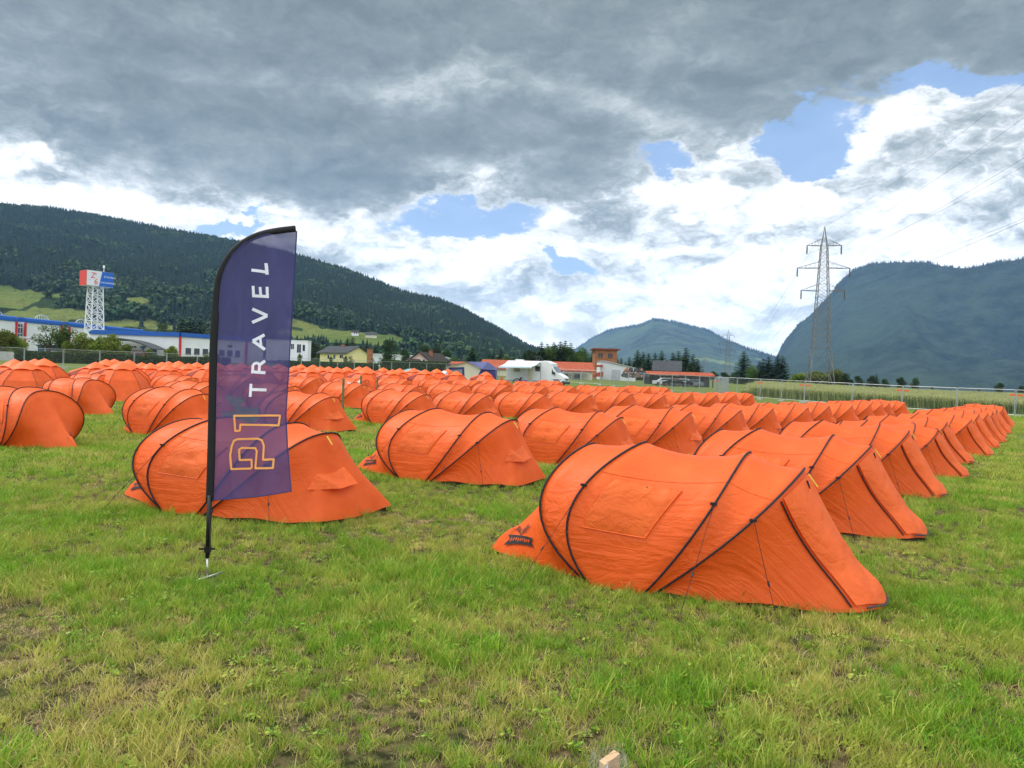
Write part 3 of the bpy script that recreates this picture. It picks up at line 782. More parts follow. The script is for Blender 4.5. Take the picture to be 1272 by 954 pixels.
def domes():
    p0 = None; rnd = random.Random(5); cnt = 0
    G = 'orange dome tents beyond the tunnel tents'
    spots = []
    base = [(30, 29.5), (54, 36), (118, 37.5), (150, 33.5), (186, 42), (207, 40), (233, 43), (262, 42), (292, 44), (322, 43.5), (352, 47), (384, 46), (418, 50), (452, 50), (487, 52), (527, 57), (566, 60), (603, 64)]
    for k, (px, Y) in enumerate(base): spots.append((px, Y))
    for r in range(1, 4):
        for k, (px, Y) in enumerate(base):
            if px < 100 and r > 1: continue
            if px > 535: continue
            if r == 3 and (k % 2 or px > 440): continue
            spots.append((px + 14 * r - 3 + rnd.uniform(-4, 4) - (25 if px < 60 else 0), Y + (4.0 + px * .006) * r + rnd.uniform(-.5, .5)))
    spots.sort()
    for k, (px, Y) in enumerate(spots):
        if p0 is None: p0 = make_dome(); o = p0
        else: o = copy_tree(p0)
        g = gp(px, Y); o.location = g - Vector((0, 0, .02)); o.rotation_euler = (0, 0, rnd.gauss(0, .12)); s = rnd.uniform(1.0, 1.1); o.scale = (s, s, s)
        region = 'left of the feather flag' if px < 262 else ('behind the feather flag' if px < 365 else 'between flag and beige marquee')
        if px in (566, 603): lab = {566: 'orange dome tent in front of the beige marquee window', 603: 'orange dome tent in front of the blue side of the marquee'}[px]
        else: lab = 'orange dome tent %s, %s dome from left' % (region, ordn(k + 1))
        tag(o, lab, 'tent', G)
def ordn(k):
    s = 'th' if 10 <= k % 100 <= 20 else {1: 'st', 2: 'nd', 3: 'rd'}.get(k % 10, 'th'); return '%d%s' % (k, s)
domes()
# ------------------------------------------------------------------ feather flag
def flag():
    Y0 = 6.30
    base = gp(258, Y0)
    t = thing('feather_flag', 'tall purple feather flag on a black pole, lettered TRAVEL, planted in the grass', 'flag', base)
    def P(px, py, dy=0):
        p = at(px, py, Y0); return Vector((p.x - base.x, dy, p.z - base.z))
    m, T_ = new_mat('flag_cloth')
    ob = T_.n('ShaderNodeTexCoord').outputs['Object']
    n1 = T_.noise(T_.mapping(ob, scale=(1, 1, .35), rot=(0, .35, 0)), 6, 4, .55, .6)
    col = T_.mix(T_.mr(n1, .35, .65), (.060, .060, .18), (.09, .085, .23))
    nb = bump(T_, n1, .5, .03)
    p = pbsdf(T_, col, .6, 0, .25, nb)
    tl = T_.n('ShaderNodeBsdfTranslucent'); T_.set(tl.inputs[0], c4((.09, .09, .27)))
    tp = T_.n('ShaderNodeBsdfTransparent')
    a = T_.n('ShaderNodeMixShader'); a.inputs[0].default_value = .40; T_.L.new(p, a.inputs[1]); T_.L.new(tl.outputs[0], a.inputs[2])
    b = T_.n('ShaderNodeMixShader'); b.inputs[0].default_value = .15; T_.L.new(a.outputs[0], b.inputs[1]); T_.L.new(tp.outputs[0], b.inputs[2])
    finish(T_, b.outputs[0])
    CLOTH = m
    SLEEVE = paint('flag_sleeve_black', (.010, .010, .012), .7)
    # outline: left (sleeve) edge and free edge as functions of height parameter
    left = [(262, 621), (262.5, 560), (264, 500), (266, 440), (268.5, 390), (272, 352), (279, 333), (290, 315), (305, 301), (325, 292), (345, 288), (367, 285.5)]
    right = [(364, 609), (361, 590), (356, 555), (354, 515), (357, 470), (359, 430), (361.5, 390), (363.5, 350), (365, 325), (366, 308), (367, 296), (367.6, 286.5)]
    def interp(lst, f):
        x = f * (len(lst) - 1); i = min(len(lst) - 2, int(x)); return (lerp(lst[i][0], lst[i + 1][0], x - i), lerp(lst[i][1], lst[i + 1][1], x - i))
    NV, NU = 66, 26
    def wave(px, py):
        e = min(1, max(0, (px - 264) / 100))
        return .045 * e * math.sin((px * .9 + py * .38) / 34) + .02 * e * math.sin((px * 1.3 - py * .6) / 21 + 1) + .012 * math.sin((px * 2.4 + py * .8) / 17) * e ** .5
    vs = []
    for j in range(NV + 1):
        l = interp(left, j / NV); r = interp(right, j / NV)
        for i in range(NU + 1):
            f = i / NU; px, py = lerp(l[0], r[0], f), lerp(l[1], r[1], f)
            if j < 14: py += 5 * math.sin(PI * f) * (1 - j / 14) * .5
            vs.append(P(px, py, wave(px, py)))
    n = NU + 1
    mb = MB(); mb.add(vs, [(j * n + i, j * n + i + 1, (j + 1) * n + i + 1, (j + 1) * n + i) for j in range(NV) for i in range(NU)])
    cl = mb.build('flag_cloth', CLOTH, t, smooth=True, fix=False)
    mb = MB()   # hem along the free edge and foot
    pts = [vs[i] + Vector((0, -.002, 0)) for i in range(NU + 1)] + [vs[j * n + NU] + Vector((0, -.002, 0)) for j in range(1, NV + 1)]
    mb.tube(pts, .0055, 5); mb.build('hem', paint('flag_hem_blue', (.03, .04, .16), .6), cl, fix=False)
    # sleeve: wide black band following the pole
    mb = MB()
    sl = [P(260.5, 622), P(262.5, 560), P(265, 440), P(267, 395), P(268.5, 368), P(272, 345), P(280, 326), P(292, 310), P(308, 298), P(326, 290.5), P(346, 286.5), P(367, 284)]
    from mathutils import geometry
    dense = []
    for i in range(len(sl) - 1):
        a0 = sl[max(0, i - 1)]; a1, a2 = sl[i], sl[i + 1]; a3 = sl[min(len(sl) - 1, i + 2)]
        for k in range(6):
            f = k / 6; dense.append(.5 * ((2 * a1) + (a2 - a0) * f + (2 * a0 - 5 * a1 + 4 * a2 - a3) * f * f + (3 * a1 - a0 - 3 * a2 + a3) * f ** 3))
    dense.append(sl[-1])
    rad = [.033 if q.z < 2.2 else .027 for q in dense]
    mb.tube(dense, rad, 10); s_ = mb.build('pole_sleeve', SLEEVE, t, smooth=True, fix=False)
    for v in s_.data.vertices: v.co.y *= .55
    mb = MB(); a, b = P(257.5, 693), P(260.8, 615); mb.tube([a, a.lerp(b, .5), b], [.017, .019, .021], 10)
    po = mb.build('pole', paint('pole_black', (.008, .008, .009), .35), t, smooth=True, fix=False)
    c = a.lerp(b, .13); mb = MB(); mb.tube([c - Vector((0, 0, .02)), c + Vector((0, 0, .03))], .028, 10); mb.bar(c + Vector((-.07, 0, .005)), c + Vector((.06, 0, .01)), .014, .014)
    mb.build('collar', paint('pole_black', (.008,.008,.009), .35), po, fix=False)
    mb = MB(); mb.tube([P(263.5, 628, -.02), P(262.5, 650, -.03), P(263, 672, -.03), P(262, 688, -.025)], .006, 5); mb.tube([P(263.5, 628, -.02), P(265.5, 634, -.02), P(263.5, 640, -.02)], .004, 5)
    mb.build('tension_cord', CORD, t, fix=False)
    steel = paint('zinc_spike', (.62, .63, .62), .3, .85)
    mb = MB(); mb.tube([P(257.6, 722), P(257.5, 690)], .0085, 8); mb.tube([P(243.5, 719.5, -.1), P(258, 716.5, -.01), P(272, 713.5, .08)], .0095, 8)
    mb.build('ground_spike', steel, t, smooth=True, fix=False)
    # lettering, printed on the cloth: mapped by picture-plane outlines of the real flag face
    def surf_pt(px, py, off=-.006):
        return P(px, py, wave(px, py) + off)
    def put(name, mat, polys, parent):
        mb = MB()
        for poly in polys:
            pp = []
            for a, b in zip(poly, poly[1:] + poly[:1]):
                L_ = math.hypot(b[0] - a[0], b[1] - a[1]); k = max(1, int(L_ / 4))
                pp += [(lerp(a[0], b[0], i / k), lerp(a[1], b[1], i / k)) for i in range(k)]
            mb.add([surf_pt(*q) for q in pp], [tuple(range(len(pp)))])
        o = mb.build(name, mat, parent, fix=False)
        bm = bmesh.new(); bm.from_mesh(o.data); bmesh.ops.triangulate(bm, faces=bm.faces); bm.to_mesh(o.data); bm.free(); return o
    WHT = paint('print_lilac_white', (.86, .87, .97), .6, var=.03)
    ORG = paint('print_orange', (.95, .42, .12), .6, var=.05)
    # letters read upwards: reading direction = -y in the picture, letter tops to the left
    S = 4.145   # crop factors of the measuring grid
    def g(x, y): return (255 + x / S, 270 + y / S)
    def st(a, b, w=15): return [(255 + p[0] / S, 270 + p[1] / S) for p in stroke(a, b, w)]
    letters = [
        [st((248, 268), (320, 294 - 1), 0)][:0],
    ]
    Lt_ = {
        'L': [st((244, 274), (325, 289), 15), st((317, 238), (319, 296), 15)],
        'E': [st((252, 355), (253, 412), 14), st((246, 405), (326, 408), 15), st((286, 360), (288, 408), 13), st((319, 358), (320, 415), 14)],
        'V': [st((244, 472), (318, 506), 16), st((318, 506), (240, 541), 16)],
        'A': [st((240, 636), (309, 607), 16) and st((302, 604), (240, 636), 16), st((240, 636), (304, 680), 16), st((279, 622), (282, 664), 13)],
        'R': [st((304, 800), (232, 795), 15), st((239, 797), (241, 757), 14), st((241, 757), (262, 748), 14), st((262, 748), (276, 760), 14), st((275, 760), (273, 797), 14), st((272, 762), (304, 738), 15)],
        'T': [st((308, 889), (228, 886), 15), st((233, 857), (230, 924), 14)],
    }
    # L: stem is horizontal in the picture
    Lt_['L'] = [st((244, 274), (324, 284), 15), st((317, 238), (321, 296), 15)]
    for k, v in Lt_.items(): put('printed_letter', WHT, v, cl)
    S2 = 5.96
    def path(pts, w=15, closed=False):
        out = []
        q = [(255 + x / S2, 480 + y / S2) for x, y in pts]
        if closed: q = q + [q[0]]
        for a, b in zip(q[:-1], q[1:]):
            L_ = math.hypot(b[0] - a[0], b[1] - a[1]) or 1; ex, ey = (b[0] - a[0]) / L_ * .6, (b[1] - a[1]) / L_ * .6
            out.append(stroke((a[0] - ex, a[1] - ey), (b[0] + ex, b[1] + ey), w / S2))
        return out
    one = path([(213, 217), (546, 217), (537, 290), (262, 283), (256, 327), (222, 330)], closed=True)
    pee = path([(192, 613), (184, 510), (196, 440), (212, 402), (240, 390), (385, 388), (415, 400), (432, 440), (430, 542), (509, 538), (503, 603), (369, 606), (378, 480), (366, 458), (268, 456), (250, 470), (252, 546), (338, 544), (340, 602), (330, 610)], closed=True)
    put('printed_numeral', ORG, one, cl); put('printed_letter', ORG, pee, cl)
flag()
# ------------------------------------------------------------------ mountains
def prof(pts, x):
    if x <= pts[0][0]: return pts[0][1]
    for (a, b), (c, d) in zip(pts[:-1], pts[1:]):
        if x <= c: return b + (d - b) * (x - a) / (c - a)
    return pts[-1][1]
def fbm(v, o=4):
    s, a = 0, 1
    for _ in range(o): s += a * noise.noise(v); v = v * 2.03; a *= .5
    return s
class Mountain:
    def __init__(s, ridge, D0, D1, D2, px0, px1, nu, nv, shape, rough, seed):
        s.ridge, s.D0, s.D1, s.D2, s.px0, s.px1, s.nu, s.nv, s.shape, s.rough, s.seed = ridge, D0, D1, D2, px0, px1, nu, nv, shape, rough, seed
    def pt(s, f, v):
        """f 0..1 across, v 0..1 foot to ridge, 1..1.5 back slope"""
        px = lerp(s.px0, s.px1, f); py = prof(s.ridge, px)
        d = ray(px, py); az_ = math.atan2(d.x, d.y)
        wob = 1 + .10 * math.sin(f * 9 + s.seed) + .05 * math.sin(f * 23)
        D1 = s.D1(px) * wob if callable(s.D1) else s.D1 * wob
        D0 = s.D0
        top = CAMZ + d.z / math.hypot(d.x, d.y) * D1
        if v <= 1: D = lerp(D0, D1, v)
        else: D = lerp(D1, s.D2, (v - 1) / .5)
        x, y = D * math.sin(az_), D * math.cos(az_)
        zg = gz(x, max(y, 0)) - 3
        if v <= 1: z = lerp(zg, top, s.shape(v))
        else: z = lerp(top, zg, smooth(0, 1, (v - 1) / .5))
        w = math.sin(PI * min(1, v)) if v < 1 else 0
        ridge_n = 1 - abs(fbm(Vector((x * s.rough, y * s.rough, s.seed)), 4))
        z += (top - zg) * (.17 if s.seed != 7.0 else .34) * (ridge_n - .75) * w
        return Vector((x, y, z)), px
    def mesh(s, name, mat, kind='structure', maskf=None):
        vs, mk = [], []
        for j in range(s.nv + 1):
            v = 1.5 * j / s.nv
            for i in range(s.nu + 1):
                p, px = s.pt(i / s.nu, v); vs.append(p)
                mk.append(maskf(p) if (maskf and v <= 1) else 0.0)
        n = s.nu + 1
        mb = MB(); mb.add(vs, [(j * n + i, j * n + i + 1, (j + 1) * n + i + 1, (j + 1) * n + i) for j in range(s.nv) for i in range(s.nu)])
        o = mb.build(name, mat, smooth=True, fix=False)
        a = o.data.attributes.new('meadow', 'FLOAT', 'POINT'); a.data.foreach_set('value', np.array(mk, dtype=np.float32))
        s.vs = vs
        return tag(o, kind=kind)
def mount_mat(name, dark, light, rock, rk, sc=.02):
    m, t = new_mat(name)
    P = t.n('ShaderNodeNewGeometry').outputs['Position']; N = t.n('ShaderNodeNewGeometry').outputs['Normal']
    a = t.noise(P, sc, 5, .65); b = t.noise(P, sc * .12, 5, .6); c = t.noise(t.mapping(P, scale=(1, 1, .25)), sc * .35, 6, .7)
    col = t.mix(t.mr(a, .35, .65), dark, light)
    col = t.mix(t.mr(b, .45, .62, 0, .5), col, tuple(x * 1.5 for x in light))
    s_ = t.n('ShaderNodeSeparateXYZ'); t.L.new(N, s_.inputs[0])
    steep = t.mr(t.math('ADD', t.math('ABSOLUTE', s_.outputs[2]), t.math('MULTIPLY', c, .5)), rk + .12, rk - .02)
    col = t.mix(steep, col, rock)
    at_ = t.n('ShaderNodeAttribute', attribute_name='meadow').outputs['Fac']
    g = t.mix(t.mr(b, .4, .6), (.10, .16, .035), (.17, .20, .055))
    col = t.mix(t.mr(at_, .4, .6), col, g)
    finish(t, pbsdf(t, col, 1, 0, .05, bump(t, a, 1.0, 6 if sc > .05 else 60)))
    return m
L_RIDGE = [(-900, 262), (-500, 240), (-200, 262), (0, 258), (60, 262), (130, 273), (200, 287), (250, 296), (300, 305), (370, 322), (430, 340), (470, 355), (500, 368), (545, 378), (570, 388), (610, 410), (640, 428), (655, 437), (700, 452), (760, 466)]
MEAD = [(55, 393, 62, 10, -3), (5, 368, 45, 14, 5), (150, 402, 55, 4, 0), (62, 366, 26, 3.5, 0), (170, 373, 38, 3, 2), (440, 419, 65, 8.5, 3), (376, 404, 28, 6, 18), (545, 424, 30, 2.5, 0), (35, 404, 60, 5, 3), (100, 418, 160, 5, 0), (220, 407, 40, 3, 0), (365, 415, 30, 5, 5), (-120, 390, 90, 25, 0), (170, 355, 10, 2, 0), (138, 318, 7, 2, 0)]
def meadow_mask(p):
    px, py = proj(*p); m = 0
    for (cx, cy, rx, ry, tl) in MEAD:
        a = R(tl); dx_, dy_ = px - cx, py - cy
        u, v = (dx_ * math.cos(a) + dy_ * math.sin(a)) / rx, (-dx_ * math.sin(a) + dy_ * math.cos(a)) / ry
        u += .25 * noise.noise(Vector((px * .05, py * .15, 2))); v += .5 * noise.noise(Vector((px * .06, py * .2, 9)))
        d = u * u + v * v
        m = max(m, 1 - smooth(.6, 1.3, d))
    return m
lm = Mountain(L_RIDGE, 650, lambda px: lerp(2700, 2000, smooth(300, 700, px)), 5200, -900, 770, 420, 150, lambda v: .30 * v + .70 * v ** 1.7, .0016, 3.0)
lmo = lm.mesh('forested_hill', mount_mat('hill_forest', (.018, .034, .012), (.032, .056, .018), (.10, .10, .08), .1), maskf=meadow_mask)
R_RIDGE = [(900, 500), (940, 474), (964, 446), (972, 428), (990, 405), (1010, 388), (1030, 368), (1046, 346), (1060, 335), (1085, 327), (1120, 325), (1150, 325), (1175, 331), (1205, 333), (1240, 325), (1272, 321), (1350, 300), (1500, 280), (1800, 300), (2300, 380)]
rm = Mountain(R_RIDGE, 3300, 6000, 9000, 900, 2300, 200, 100, lambda v: .15 * v + .85 * v ** 2.2, .0009, 7.0)
rm.mesh('rocky_mountain', mount_mat('mountain_wood', (.003, .008, .005), (.028, .044, .026), (.20, .19, .18), .62, .008))
C_RIDGE = [(560, 480), (640, 458), (690, 444), (715, 434), (735, 420), (755, 410), (775, 406), (795, 403), (812, 396), (835, 399), (860, 405), (880, 410), (905, 424), (930, 433), (960, 443), (1000, 455), (1080, 490)]
cm = Mountain(C_RIDGE, 5500, 9500, 12500, 560, 1080, 130, 70, lambda v: .4 * v + .6 * v ** 1.6, .0006, 5.0)
cm.mesh('distant_mountain', mount_mat('distant_wood', (.008, .018, .010), (.055, .08, .04), (.12, .12, .10), .1, .005), maskf=lambda p: 1.0 if (noise.noise(Vector((p.x * .004, p.y * .004, 3))) > .42 and p.z < 300) else 0.0)
# ------------------------------------------------------------------ forest on the near hill
def leaf_mat(name, a, b, trans=.25, sc=.5, rough=.7):
    m, t = new_mat(name)
    g = t.n('ShaderNodeNewGeometry'); P = g.outputs['Position']; isl = g.outputs['Random Per Island']; oi = t.n('ShaderNodeObjectInfo').outputs['Random']
    n1 = t.noise(P, sc, 4, .6)
    c = t.mix(t.math('ADD', t.math('MULTIPLY', isl, .55), t.math('MULTIPLY', t.mr(n1, .3, .7), .5), clamp=True), a, b)
    hsv = t.n('ShaderNodeHueSaturation'); t.set(hsv.inputs['Value'], t.mr(oi, 0, 1, .7, 1.35, False)); t.set(hsv.inputs['Hue'], t.mr(oi, 0, 1, .485, .515, False)); t.L.new(c, hsv.inputs['Color'])
    p = pbsdf(t, hsv.outputs[0], rough, 0, .2)
    tr = t.n('ShaderNodeBsdfTranslucent'); t.L.new(hsv.outputs[0], tr.inputs[0])
    mx = t.n('ShaderNodeMixShader'); mx.inputs[0].default_value = trans; t.L.new(p, mx.inputs[1]); t.L.new(tr.outputs[0], mx.inputs[2])
    finish(t, mx.outputs[0]); return m
M_SPR = leaf_mat('spruce_needles', (.010, .028, .014), (.035, .068, .026), .12)
M_SPR2 = leaf_mat('spruce_needles_blue', (.020, .045, .030), (.060, .10, .055), .12)
M_DEC = leaf_mat('leaves_green', (.030, .062, .012), (.10, .155, .030), .3)
M_DEC2 = leaf_mat('leaves_dark', (.018, .040, .012), (.055, .095, .022), .25)
M_BUSH = leaf_mat('leaves_olive', (.07, .105, .014), (.22, .27, .045), .35)
M_HEDGE = leaf_mat('hedge_leaves', (.025, .060, .012), (.060, .12, .022), .25)
BARK = paint('bark', (.07, .05, .035), .9, var=.3, scale=3)
def far_tree(seed, mat, conic=True):
    rnd = random.Random(seed); mb = MB()
    if conic:
        for l in range(4):
            z0 = .05 + l * .22; z1 = z0 + .38 if l < 3 else 1.0; r = .20 * (1 - l * .23); n = 7
            vs = [(0, 0, z1)] + [(r * rnd.uniform(.7, 1.15) * math.cos(2 * PI * k / n + l), r * rnd.uniform(.7, 1.15) * math.sin(2 * PI * k / n + l), z0 + rnd.uniform(-.04, .04)) for k in range(n)]
            mb.add(vs, [(0, k + 1, (k + 1) % n + 1) for k in range(n)])
    else:
        for l in range(26):
            a = rnd.random() * 2 * PI; z = rnd.uniform(.2, .95); rr = .33 * math.sin(PI * min(1, z * .95)) ** .6 * rnd.uniform(.6, 1)
            c = Vector((rr * math.cos(a), rr * math.sin(a), z)); s = .17; q = Euler((rnd.uniform(-1, 1), rnd.uniform(-1, 1), a)).to_matrix()
            mb.add([c + q @ Vector(v) * s for v in ((-1, -.7, 0), (1, -.7, 0), (1, .7, .3), (-1, .7, .3), (0, 0, .7))], [(0, 1, 4), (1, 2, 4), (2, 3, 4), (3, 0, 4)])
    me = bpy.data.meshes.new('far_tree'); me.from_pydata(mb.v, [], mb.f); me.materials.append(mat); return me
def wood():
    M1 = leaf_mat('wood_spruce', (.006, .023, .016), (.015, .040, .025), .1, .01); M2 = leaf_mat('wood_leaf', (.018, .052, .018), (.048, .092, .030), .15, .01)
    cc = source_collection('wood_src', [far_tree(1, M1), far_tree(2, M1), far_tree(3, M1), far_tree(4, M2, False), far_tree(5, M2, False)])
    rnd = random.Random(8); P, Rr, S, I = [], [], [], []
    def fill(mt, n, fa, fb, vmax, smin, smax, ridge_only=False, mask=True):
        for _ in range(n):
            f = rnd.uniform(fa, fb); v = rnd.uniform(.86, 1.03) if ridge_only else (rnd.random() ** .62) * vmax
            p, px = mt.pt(f, v)
            if mask:
                if meadow_mask(p) > .35 or meadow_mask(p + Vector((0, 0, 15))) > .45 or meadow_mask(p + Vector((0, 0, 8))) > .45: continue
                nn = noise.noise(Vector((p.x * .006, p.y * .006, 1)))
                if v < .30 and nn > .12 and rnd.random() < .85: continue
            low = v < .42
            cl_ = noise.noise(Vector((p.x * .007, p.y * .007, 4)))
            dec = rnd.random() < (.45 if low else .05) + (.5 if cl_ > .18 else 0)
            k = rnd.choice((3, 4)) if dec else rnd.choice((0, 1, 2))
            s = rnd.uniform(smin, smax) * (.75 if k > 2 else 1)
            P.append((p.x, p.y, p.z - 1)); Rr.append((0, 0, rnd.random() * 6.28)); S.append((s * 1.15, s * 1.15, s)); I.append(k)
    fill(lm, 62000, .42, 1.0, 1.05, 13, 25)
    fill(lm, 5000, .28, .42, 1.03, 13, 25)
    fill(lm, 5000, .42, .98, 1, 16, 26, True)
    scatter('wood', P, Rr, S, I, cc, 'dense dark spruce wood covering the hill on the left', 'wood')
    P, Rr, S, I = [], [], [], []
    for mt, n, smin, smax, fa, fb in ((rm, 5200, 10, 24, .02, .5), (cm, 2400, 12, 30, .2, .8)):
        for _ in range(n):
            f = rnd.uniform(fa, fb); 
            if mt is rm and noise.noise(Vector((f * 60, 3, 1))) < -.15 and rnd.random() < .8: continue
            p, px = mt.pt(f, rnd.uniform(.95, 1.01)); s = rnd.uniform(smin, smax) * (1 if rnd.random() < .9 else 1.3)
            P.append((p.x, p.y, p.z - 3)); Rr.append((0, 0, rnd.random() * 6.28)); S.append((s * 1.1, s * 1.1, s)); I.append(rnd.choice((0, 1, 2)))
    scatter('mountain_wood', P, Rr, S, I, cc, 'line of trees along the crests of the far mountains', 'wood')
wood()
# ------------------------------------------------------------------ air
hz_box = MB(); hz_box.box(-11500, 11500, -11000, 13500, -8, 1500)
m, t = new_mat('haze_air')
pv = t.n('ShaderNodeVolumePrincipled'); pv.inputs['Color'].default_value = (.34, .58, 1.0, 1); pv.inputs['Density'].default_value = HAZE; pv.inputs['Anisotropy'].default_value = .0
o_ = t.n('ShaderNodeOutputMaterial'); t.L.new(pv.outputs[0], o_.inputs['Volume'])
tag(hz_box.build('haze', m), 'pale blue haze over the valley', 'haze', kind='stuff')
# ------------------------------------------------------------------ individual trees
def spruce_meshes(seed, h, r, mat):
    rnd = random.Random(seed)
    tr = MB(); tr.tube([(0, 0, -.3), (0, 0, h * .5), (0, 0, h * .97)], [h * .018, h * .010, .03], 7)
    mb = MB(); lev = int(h * 1.25) + 8
    for l in range(lev):
        f = l / lev; z = h * (.06 + .93 * f); rr = r * (1 - f) ** .85 * rnd.uniform(.8, 1.12) + .15; nb = int(5 + 6 * (1 - f))
        for b in range(nb):
            a = 2 * PI * (b + rnd.random() * .7) / nb + l; L_ = rr * rnd.uniform(.65, 1.15)
            ca, sa = math.cos(a), math.sin(a); seg = max(2, int(L_ / .45))
            for s_ in range(seg):
                g = (s_ + .5) / seg; d = L_ * (g + .08); zz = z - d * .32 + .10 * d * d / max(rr, .3) * .5
                w = (.36 + .46 * (1 - g)) * (.6 + .5 * rr / r) * rnd.uniform(.8, 1.3)
                c = Vector((ca * d, sa * d, zz)); sd = Vector((-sa, ca, 0)); fw = Vector((ca, sa, -.35)) * L_ / seg * .8
                dr = Vector((0, 0, -w * rnd.uniform(.3, .8)))
                mb.add([c - fw, c + sd * w + dr, c + fw, c - sd * w + dr], [(0, 1, 2), (0, 2, 3)])
    return tr, mb
def broad_meshes(seed, h, r, mat, trunk=.22, n=2600, leaf=.26):
    rnd = random.Random(seed); tr = MB(); z0 = h * trunk
    tr.tube([(0, 0, -.3), (.05, 0, z0), (0, .1, h * .6)], [h * .028, h * .020, h * .008], 8)
    cl = []
    for k in range(13):
        a = rnd.random() * 2 * PI; q = rnd.random(); z = lerp(z0 + .12 * h, h * .88, q); R_ = r * (.72 * math.sin(PI * (.15 + .75 * q)) ** .7) * rnd.uniform(.4, 1)
        c = Vector((R_ * math.cos(a), R_ * math.sin(a), z)); cr = r * rnd.uniform(.28, .48); cl.append((c, cr))
        tr.tube([(0, 0, max(z0 * .9, z * .45)), tuple(c * .6 + Vector((0, 0, z * .25))), tuple(c)], [h * .010, h * .007, .02], 5)
    cl.append((Vector((0, 0, h - r * .4)), r * .4))
    mb = MB()
    for i in range(n):
        c, cr = rnd.choice(cl)
        d = Vector((rnd.gauss(0, 1), rnd.gauss(0, 1), rnd.gauss(0, .85))).normalized() * cr * rnd.random() ** .35
        p = c + d; s = leaf * rnd.uniform(.6, 1.3); q = Euler((rnd.uniform(-1.2, 1.2), rnd.uniform(-1.2, 1.2), rnd.random() * 6.3)).to_matrix()
        if p.z < .05: p.z = .05
        mb.add([p + q @ Vector(v) * s for v in ((-1, 0, 0), (0, -.6, .1), (1, 0, 0), (0, .6, .1))], [(0, 1, 2, 3)])
    return tr, mb
_protos = {}
def tree(kind, px, Y, top, label, group=None, wr=1.0, name=None, cat='tree'):
    """kind: spruce/blue/pine/leafy/dark/bush ; top = picture row of its tip"""
    g = gp(px, Y); ht = at(px, top, Y).z - g.z
    spec = {'spruce': (10, 3.1), 'blue': (10, 3.0), 'leafy': (10, 4.0), 'dark': (10, 4.2), 'bush': (5, 3.6), 'airy': (10, 3.2)}[kind]
    var = len([k for k in _cnt if k == kind]) % 3; _cnt.append(kind)
    key = (kind, var)
    nm = name or {'spruce': 'spruce_tree', 'blue': 'spruce_tree', 'leafy': 'broadleaf_tree', 'dark': 'broadleaf_tree', 'bush': 'bush', 'airy': 'birch_tree'}[kind]
    if key not in _protos:
        mat = {'spruce': M_SPR, 'blue': M_SPR2, 'leafy': M_DEC, 'dark': M_DEC2, 'bush': M_BUSH, 'airy': M_DEC}[kind]
        if kind in ('spruce', 'blue'): tr, mb = spruce_meshes(var * 7 + 1 + (kind == 'blue') * 50, *spec, mat)
        elif kind == 'bush': tr, mb = broad_meshes(var + 40, *spec, mat, .02, 5200, .23)
        elif kind == 'airy': tr, mb = broad_meshes(var + 60, *spec, mat, .15, 1100, .20)
        else: tr, mb = broad_meshes(var + 20 + (kind == 'dark') * 9, *spec, mat, .12, 3600, .25)
        t = thing(nm, '', cat); mb.build('crown', mat, t, fix=False); tr.build('trunk', BARK, t, fix=False); _protos[key] = t; o = t
    else: o = copy_tree(_protos[key]); 
    o.name = nm
    s = ht / spec[0]; o.location = g; o.scale = (s * wr, s * wr, s); o.rotation_euler = (0, 0, random.Random(px).random() * 6.28)
    tag(o, label, cat, group); return o
_cnt = []
G1 = 'spruces behind the dark roofed house'
sp = [(735, 434, 250), (744, 434, 255), (771, 443, 230), (781, 442, 240), (791, 433, 235), (798, 435, 242), (805, 437, 230), (813, 436.6, 240), (821, 434, 232), (829, 446, 228), (835, 436, 235), (842, 434, 240), (851, 429.5, 232), (860, 438, 238), (866, 444, 230), (776, 448, 225), (787, 447, 222), (800, 447, 224), (812, 449, 222), (845, 447, 224), (857, 449, 222)]
sp.sort()
near_lab = lambda px: 'behind the brick cube house' if px < 760 else ('left of the dark roofed house' if px < 808 else ('above the dark roofed house' if px < 832 else 'right of the dark roofed house'))
ctr = {}
for px, top, Y in sp:
    k = near_lab(px); ctr[k] = ctr.get(k, 0) + 1
    tree('spruce', px, Y, top, 'dark green spruce, %s from the left of those %s' % (ORD[ctr[k] - 1], k), G1, 1.35)
for i, (px, top) in enumerate([(923, 434), (942, 447), (947, 444), (954, 441), (965, 439), (971, 440)]):
    tree('spruce', px, 300, top, 'tall lone spruce left of the big pylon' if i == 0 else 'dark spruce, %s from the left in the small clump left of the big pylon' % ORD[i - 1], 'spruces left of the big pylon', 1.5)
for px, top, k in [(886, 461, 'dark'), (900, 462, 'dark'), (912, 463, 'dark')]:
    tree(k, px, 330, top, 'low dark tree left of the lone spruce, %s' % {886: 'leftmost of three', 900: 'middle of three', 912: 'rightmost of three'}[px], 'low dark trees left of the lone spruce', 1.4)
tree('leafy', 934, 290, 452, 'bright green leafy tree beside the small spruce clump', None, .9)
G2 = 'trees behind the camper van'
tv = [(651, 432, 'spruce'), (658, 434, 'dark'), (664, 431, 'spruce'), (671.5, 423, 'spruce'), (675, 431, 'leafy'), (679, 425, 'spruce'), (683, 428, 'leafy'), (687, 423, 'spruce'), (691, 427, 'leafy'), (695, 422, 'spruce'), (698, 429, 'leafy'), (701, 421, 'spruce'), (705, 430, 'dark'), (708, 424, 'spruce'), (721, 430, 'leafy'), (726, 431, 'spruce'), (717, 436, 'leafy')]
tv.sort()
for i, (px, top, k) in enumerate(tv):
    tree(k, px, 235 + (i % 3) * 8, top, '%s behind the red roof and van, %s tree from the left' % ({'spruce': 'dark spruce', 'dark': 'dark leafy tree', 'leafy': 'light green leafy tree'}[k], ordn(i + 1)), G2, 1.25 if k == 'spruce' else .85)
